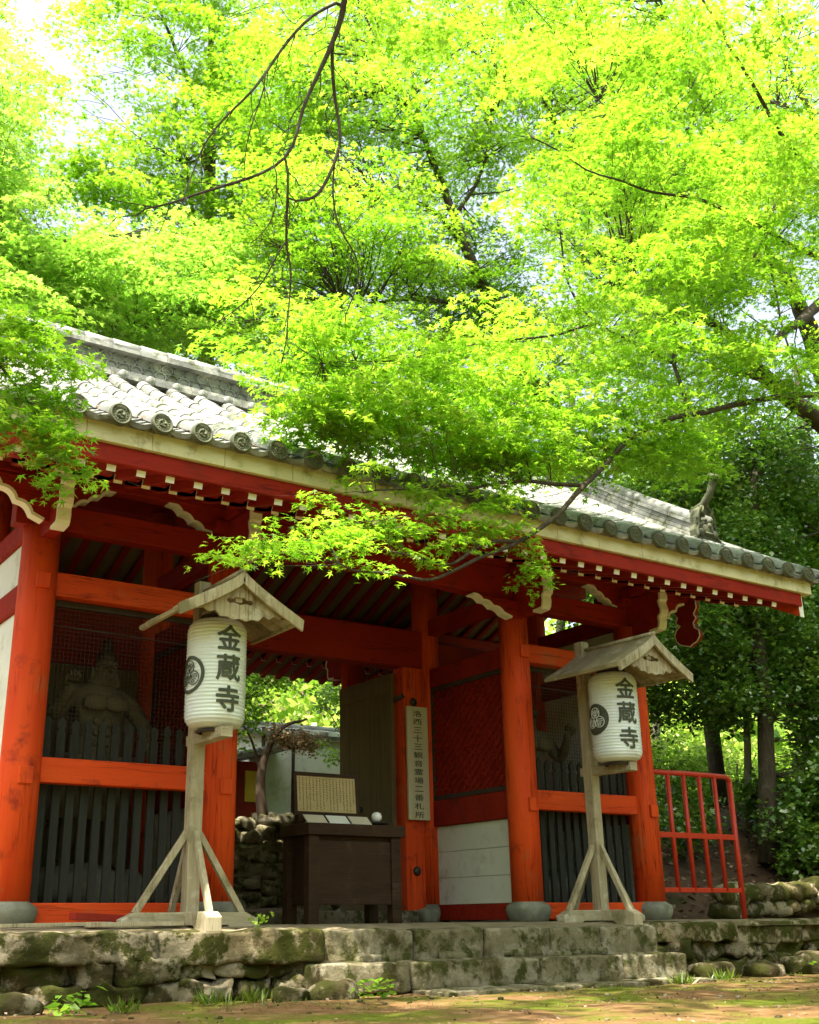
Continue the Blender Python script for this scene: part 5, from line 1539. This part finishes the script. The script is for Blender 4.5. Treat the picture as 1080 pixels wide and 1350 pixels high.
for i, (x, y, z, r_, lb) in enumerate([(10.3, 2.6, 2.0, .55, 'dark shrub in shade close behind the last red pillar'), (11.0, 3.6, 2.2, .7, 'dark shrub in shade behind the middle bars of the railing'), (12.3, 2.6, 2.0, .6, 'dark shrub standing right of the railing post before the trunks'), (13.4, 2.0, 2.2, .8, 'broad dark shrub right of the stout trunk'), (14.6, 1.6, 2.6, .9, 'tall dark shrub at the far right edge of the slope'), (11.9, .95, 1.25, .35, 'low leafy shrub above the dark stone edging'), (13.4, .9, 1.7, .6, 'leafy shrub by the right edge of the dark stone edging'), (12.7, 1.3, 1.5, .5, 'round shrub hiding the foot of the stout trunk'), (11.3, 1.5, 1.5, .45, 'dark shrub just right of the railing above the stones'), (12.0, 1.9, 1.7, .5, 'dark shrub left of the foot of the stout trunk'), (13.6, .6, 2.2, .7, 'tall leafy shrub at the right edge hanging over the stone edging'), (12.6, .75, 1.0, .4, 'low dark shrub between the stone edging and the right edge')]):
    h = ground_h(x, y)
    tree('shrub', lb, [[(x, y, h - .05, .03), (x + .05, y, h + .4, .02), (x + .1, y, z, .01)], [(x + .03, y, h + .25, .02), (x - .3, y, z - .2, .008)], [(x + .03, y, h + .2, .02), (x + .4, y - .1, z - .3, .008)]],
         [(x, y, (h + z) / 2 + .12, r_, r_ * .7, (z - h) / 2, 26)], material='evergreen', per=80, prad=(.18, .34), size=.085, seed=250 + i, lobes=1, tint=.45, flat=.6, tilt=.75, group='dark shrubs on the shady slope', cat='shrub')
# --- sunlit bushes beyond the slope
for i, (x, y, z, r_, lb) in enumerate([(13.0, 6.2, 2.6, .9, 'sunny yellow green bush seen through the left bars of the railing'), (14.9, 6.6, 2.8, 1.0, 'sunny yellow green bush seen through the right bars of the railing'), (16.6, 6.8, 3.0, 1.0, 'sunny yellow green bush between the railing and the stout trunk'), (18.6, 6.6, 3.2, 1.1, 'sunny bush just right of the stout trunk'), (16.0, 9.5, 4.8, 1.5, 'tall sunny bush high above the railing'), (14.2, 9.4, 5.0, 1.5, 'tall sunny bush beside the right lantern roof')]):
    h = ground_h(x, y)
    tree('bush', lb, [[(x, y, h - .05, .05), (x + .1, y, h + .5, .04), (x + .2, y, z, .02)], [(x + .05, y, h + .3, .03), (x - .5, y, z, .012)], [(x + .05, y, h + .3, .03), (x + .7, y - .1, z + .2, .012)]],
         [(x, y, (h + z) / 2 + .2, r_, r_ * .8, (z - h) / 2 + .4, 22)], material='bright', per=110, prad=(.3, .5), size=.10, seed=150 + i, lobes=1, tint=.5, flat=.6, tilt=.7, group='sunlit bushes beyond the railing', cat='bush')

# --- seen through the passage
tree('brown_tree', 'brown barked tree with withered brown leaves behind the passage', [[(5.15, 5.9, 1.1, .10), (5.1, 5.6, 1.33, 0.085), (5.04, 5.6, 1.8, 0.072), (5.13, 5.6, 2.34, 0.05), (5.4, 5.6, 2.7, .03), (5.8, 5.6, 2.85, .015)], [(5.06, 5.6, 2.0, .03), (4.9, 5.6, 2.4, .02), (4.7, 5.6, 2.7, .01)], [(5.3, 5.6, 2.6, .02), (5.5, 5.6, 2.4, .012), (5.9, 5.6, 2.5, .006)]],
     [(5.45, 5.6, 2.58, .36, .3, .16, 12), (5.95, 5.6, 2.55, .3, .3, .12, 6)], bark='brownbark', material='brownleaf', per=70, prad=(.10, .2), size=.05, seed=160, lobes=1, tilt=.9, flat=.8)
tree('young_tree', 'slim young tree with small leaves at the right of the passage view', [[(7.2, 6.7, 1.3, .04), (7.05, 6.5, 2.7, 0.03), (6.95, 6.5, 3.3, 0.02), (6.9, 6.5, 4.0, .01)], [(7.05, 6.5, 2.6, .015), (6.7, 6.4, 3.1, .008)], [(7.0, 6.5, 3.0, .015), (7.4, 6.5, 3.5, .008)], [(7.4, 6.6, 1.3, .035), (7.35, 6.5, 2.6, .03), (7.3, 6.5, 3.8, .02)]],
     [(6.8, 6.4, 3.5, .6, .4, .35, 10), (6.7, 6.3, 2.5, .25, .3, .3, 4), (7.2, 6.4, 3.2, .4, .3, .4, 5)], bark='paleb', material='midgreen', per=60, prad=(.15, .28), size=.075, seed=161, lobes=1, tilt=.7, flat=.6, tint=.4)
tree('leafy_tree', 'green leafy tree at the left of the passage view above the red shed', [[(4.3, 6.2, 1.2, .07), (4.4, 6.0, 2.4, .05), (4.6, 5.9, 3.4, .03)], [(4.4, 6, 2.6, .02), (4.9, 5.9, 3.1, .01)]],
     [(4.75, 5.8, 3.2, .55, .4, .45, 22), (4.5, 5.8, 2.6, .3, .3, .25, 8), (5.5, 5.9, 3.55, .5, .4, .25, 12)], material='midgreen', per=80, prad=(.16, .3), size=.07, seed=162, lobes=1, tilt=.7, flat=.6, tint=.5)

# --- the wooded hillside far behind reads as one mass
rsF = np.random.default_rng(200)
Pn, Nn, Sn, Tn = [], [], [], []
for k in range(210):
    x = rsF.uniform(-14, 46); y = rsF.uniform(13, 30) + abs(x - 12) * .05
    g0 = ground_h(x, y)
    h = rsF.uniform(4, 9)
    n = 330
    th = rsF.normal(0, 1, (n, 3)); th /= np.linalg.norm(th, axis=1, keepdims=True)
    rr = rsF.uniform(.55, 1, n)[:, None] ** .5
    rad_ = rsF.uniform(1.5, 2.6)
    lump = 1 + .25 * np.sin(th[:, :1] * 5 + k) + .2 * np.sin(th[:, 1:2] * 6 + 2 * k)
    pos = np.array([x, y, g0 + h * .55]) + th * rr * lump * np.array([rad_, rad_, h * .5])
    Pn.append(pos); Nn.append(th + rsF.normal(0, .6, (n, 3)) + np.array([0, 0, .5])); Sn.append(rsF.uniform(.2, .36, n)); Tn.append(np.clip(rsF.uniform(.2, .8) + rsF.normal(0, .15, n), 0, 1))
hw_ = leaves_object('hillside_woods', np.concatenate(Pn), np.concatenate(Nn), np.concatenate(Sn), np.concatenate(Tn), 'bright', None, 1, origin=(10, 20, 3))
tag(hw_, 'sunny wooded hillside far behind the gate', 'woods', None, 'stuff')

# unseen woods added behind and beside the viewer to block low sky light
Pn, Nn, Sn, Tn = [], [], [], []
for k in range(120):
    a_ = rsF.uniform(R(150), R(392))
    d_ = rsF.uniform(13, 22)
    x, y = 1 + d_ * math.cos(a_) * 1.1, -4 + d_ * math.sin(a_)
    if y > -6 and x > 0 and x < 15: continue
    h = rsF.uniform(6, 11); n = 300
    th = rsF.normal(0, 1, (n, 3)); th /= np.linalg.norm(th, axis=1, keepdims=True)
    pos = np.array([x, y, h * .5 - .5]) + th * rsF.uniform(.4, 1, n)[:, None] ** .4 * np.array([2.3, 2.3, h * .52])
    Pn.append(pos); Nn.append(th + rsF.normal(0, .6, (n, 3))); Sn.append(rsF.uniform(.35, .6, n)); Tn.append(rsF.uniform(0, 1, n))
hw_ = leaves_object('sky_blocking_woods', np.concatenate(Pn), np.concatenate(Nn), np.concatenate(Sn), np.concatenate(Tn), 'midgreen', None, 1, origin=(0, -15, 0))
tag(hw_, 'unseen green woods added round the forecourt to block sky light', 'woods', None, 'stuff')

# --- fallen leaves, grass, weeds
def scatter(n, xr, yr, size, rs, tilt=.35, lift=.012):
    x = rs.uniform(*xr, n); y = rs.uniform(*yr, n)
    z = np.array([ground_h(a, b) for a, b in zip(x, y)]) + lift
    nn = rs.normal(0, tilt, (n, 3)); nn[:, 2] = 1
    return np.stack([x, y, z], 1), nn, size * rs.uniform(.6, 1.3, n), np.clip(rs.normal(.5, .25, n), 0, 1)
a = scatter(9000, (8.9, 20), (.8, 9), .085, rsF, .5)
b = scatter(2200, (-2.5, 11), (-6.5, -1.3), .026, rsF, .35)
xr_, sr_ = rsF.uniform(-1.1, 8, 900), np.minimum(3.0, rsF.exponential(.7, 900))
pr_ = np.array([roof_pt(p_, q_, .03 + .012 * (k % 3), 1) for k, (p_, q_) in enumerate(zip(xr_, sr_))])
nr_ = rsF.normal(0, .3, (900, 3)) + np.array([0, -.5, .86])
c = (pr_, nr_, .045 * rsF.uniform(.5, 1.2, 900), np.clip(rsF.normal(.45, .25, 900), 0, 1))
o = leaves_object('fallen_leaves', *[np.concatenate(q) for q in zip(a, b, c)], 'littermat', None, 1, origin=(8, 0, 0))
tag(o, 'dry fallen leaves strewn over the slope and the ground', 'fallen leaves', None, 'stuff')
mb = MB()
for k in range(200):
    x, y = rsF.uniform(-2.5, 11), -1.45 - rsF.exponential(1.3)
    q = rsF.uniform(.006, .019)
    rock(mb, (x, y, ground_h(x, y) + q * .2), (q * 1.3, q, q * .7), k, 2, 2.6, .3)
tag(mb.build('gravel', 'stone', None), 'small stones scattered over the forecourt ground', 'gravel', None, 'stuff')
# moss and short grass: tiny upright blades, thicker near the wall foot
n = 9000
x = rsF.uniform(-3, 11, n); y = -1.35 - rsF.exponential(.55, n)
keep = np.array([mnoise.noise(Vector((p * .9, q * .9, 4))) > .05 and (q < -1.78 or not 1.9 < p < 5.8) for p, q in zip(x, y)])
x, y = x[keep], y[keep]
z = np.array([ground_h(p, q) for p, q in zip(x, y)])
nn = np.stack([rsF.normal(0, 1, len(x)), rsF.normal(0, 1, len(x)), rsF.normal(0, .25, len(x))], 1)
V0, F0 = TPL[1]
TPL['b'] = (np.array([(0, 0, 0), (1, 0, 0), (.4, -.07, 0), (.4, .07, 0)]), np.array([(0, 2, 1, 3)]))
def blades(name, pos, size, tint, material, spread, parent=None, origin=(0, 0, 0)):
    """upright blades: the leaf axis points up and outwards"""
    N = len(pos)
    d = np.stack([rsF.normal(0, spread, N), rsF.normal(0, spread, N), np.ones(N)], 1); d /= np.linalg.norm(d, axis=1, keepdims=True)
    s_ = np.cross(d, rsF.normal(0, 1, (N, 3))); s_ /= np.linalg.norm(s_, axis=1, keepdims=True)
    V, F = TPL['b']
    W = pos[:, None] + size[:, None, None] * (V[None, :, 0:1] * d[:, None] + V[None, :, 1:2] * s_[:, None])
    org = np.array(root_of(parent).location if parent is not None else origin)
    me = bpy.data.meshes.new(name)
    W = (W - org).reshape(-1, 3)
    me.from_pydata(W.tolist(), [], (F[None] + (np.arange(N) * 4)[:, None, None]).reshape(-1, 4).tolist())
    at = me.attributes.new('tint', 'FLOAT', 'POINT'); at.data.foreach_set('value', np.repeat(tint, 4).astype(np.float32))
    me.materials.append(M[material])
    o = bpy.data.objects.new(name, me); COL.objects.link(o)
    if parent is not None: o.parent = parent
    else: o.location = tuple(org)
    return o
o = blades('grass', np.stack([x, y, z], 1), rsF.uniform(.012, .035, len(x)), rsF.uniform(0, 1, len(x)), 'grass', .6)
tag(o, 'short moss and grass at the foot of the terrace wall', 'grass', None, 'stuff')
WEEDS = [(-.05, -1.75, 'leafy weed with broad leaves at the far left foot of the wall', 'broad'), (.35, -1.6, 'tuft of thin grass left of the middle of the left wall', 'tuft'), (1.0, -1.5, 'fern tuft growing from the left wall foot', 'tuft'), (1.35, -1.42, 'second fern tuft closer to the left end of the steps', 'tuft'),
         (2.25, -1.62, 'small green weed in front of the left end of the steps', 'broad'), (5.15, -1.85, 'green grass tuft before the right end of the bottom slab', 'tuft'), (5.95, -1.6, 'green grass tuft by the rock right of the steps', 'tuft'), (7.6, -1.55, 'yellow green weed at the right wall foot', 'broad'), (-.7, -1.9, 'low weed at the left edge of the ground', 'tuft')]
for i, (x, y, lb, kd) in enumerate(WEEDS):
    z = ground_h(x, y)
    if kd == 'tuft':
        n = 70
        p = np.stack([x + rsF.normal(0, .05, n), y + rsF.normal(0, .04, n), np.full(n, z)], 1)
        o = blades('weed_tuft', p, rsF.uniform(.05, .13, n), rsF.uniform(.1, .8, n), 'grass', .6, origin=(x, y, z))
    else:
        n = 46
        p = np.stack([x + rsF.normal(0, .1, n), y + rsF.normal(0, .07, n), z + rsF.uniform(.02, .13, n)], 1)
        nn = rsF.normal(0, .4, (n, 3)); nn[:, 2] = 1
        o = leaves_object('weed_plant', p, nn, rsF.uniform(.04, .09, n), rsF.uniform(.3, .8, n), 'midgreen', None, 1, origin=(x, y, z))
    tag(o, lb, 'weed', 'weeds along the wall foot')
n = 26
p = np.stack([1.62 + rsF.normal(0, .05, n), -1.0 + rsF.normal(0, .02, n), -.03 + rsF.uniform(0, .12, n)], 1)
nn = rsF.normal(0, .5, (n, 3)); nn[:, 2] = 1
tag(leaves_object('weed_plant', p, nn, rsF.uniform(.03, .05, n), rsF.uniform(.5, 1, n), 'midgreen', None, 1, origin=(1.62, -1, -.04)), 'little sunlit sprout on the terrace edge right of the left stand', 'weed', 'weeds along the wall foot')

# --- unseen maples added to shade the forecourt and dapple its light
SHADE_MAPLES = [([(-7.5, -4.0, -.5, .28), (-7.2, -3.9, 4, .22), (-6.2, -4.2, 8, .12), (-5, -4.6, 9.4, .05)], [(-4.0, -5.0, 9.4, 3.6, 2.0, .8, 64)], 'unseen maple added left of the forecourt to shade it'),
      ([(4.5, -12.5, -.5, .30), (4.4, -12.0, 4, .24), (3.4, -10.0, 8, .14), (2.6, -8.2, 9.6, .05)], [(2.2, -5.4, 9.4, 3.4, 2.3, .8, 60), (1.0, -8.6, 9.6, 3.4, 1.6, .8, 50)], 'unseen maple added behind the viewer to shade the forecourt'),
      ([(14.0, -7.0, -.5, .28), (13.6, -6.8, 4, .22), (12.0, -6.2, 8, .12), (10.2, -5.6, 9.8, .05)], [(7.6, -5.4, 9.8, 3.0, 2.2, .8, 90), (11.4, -3.6, 9.4, 2.4, 2.0, 1.0, 50)], 'unseen maple added right of the forecourt to shade it')]
for i, (limb, blobs, lb) in enumerate(SHADE_MAPLES):
    tree('maple_tree', lb, [limb, [limb[2], (limb[3][0], limb[3][1] + .8, limb[3][2] + .3, .05), (blobs[0][0], blobs[0][1], blobs[0][2], .02)]], blobs, per=110, prad=(.45, .8), size=.12, seed=220 + i, lobes=3, rmax=3.0, r0=.02)
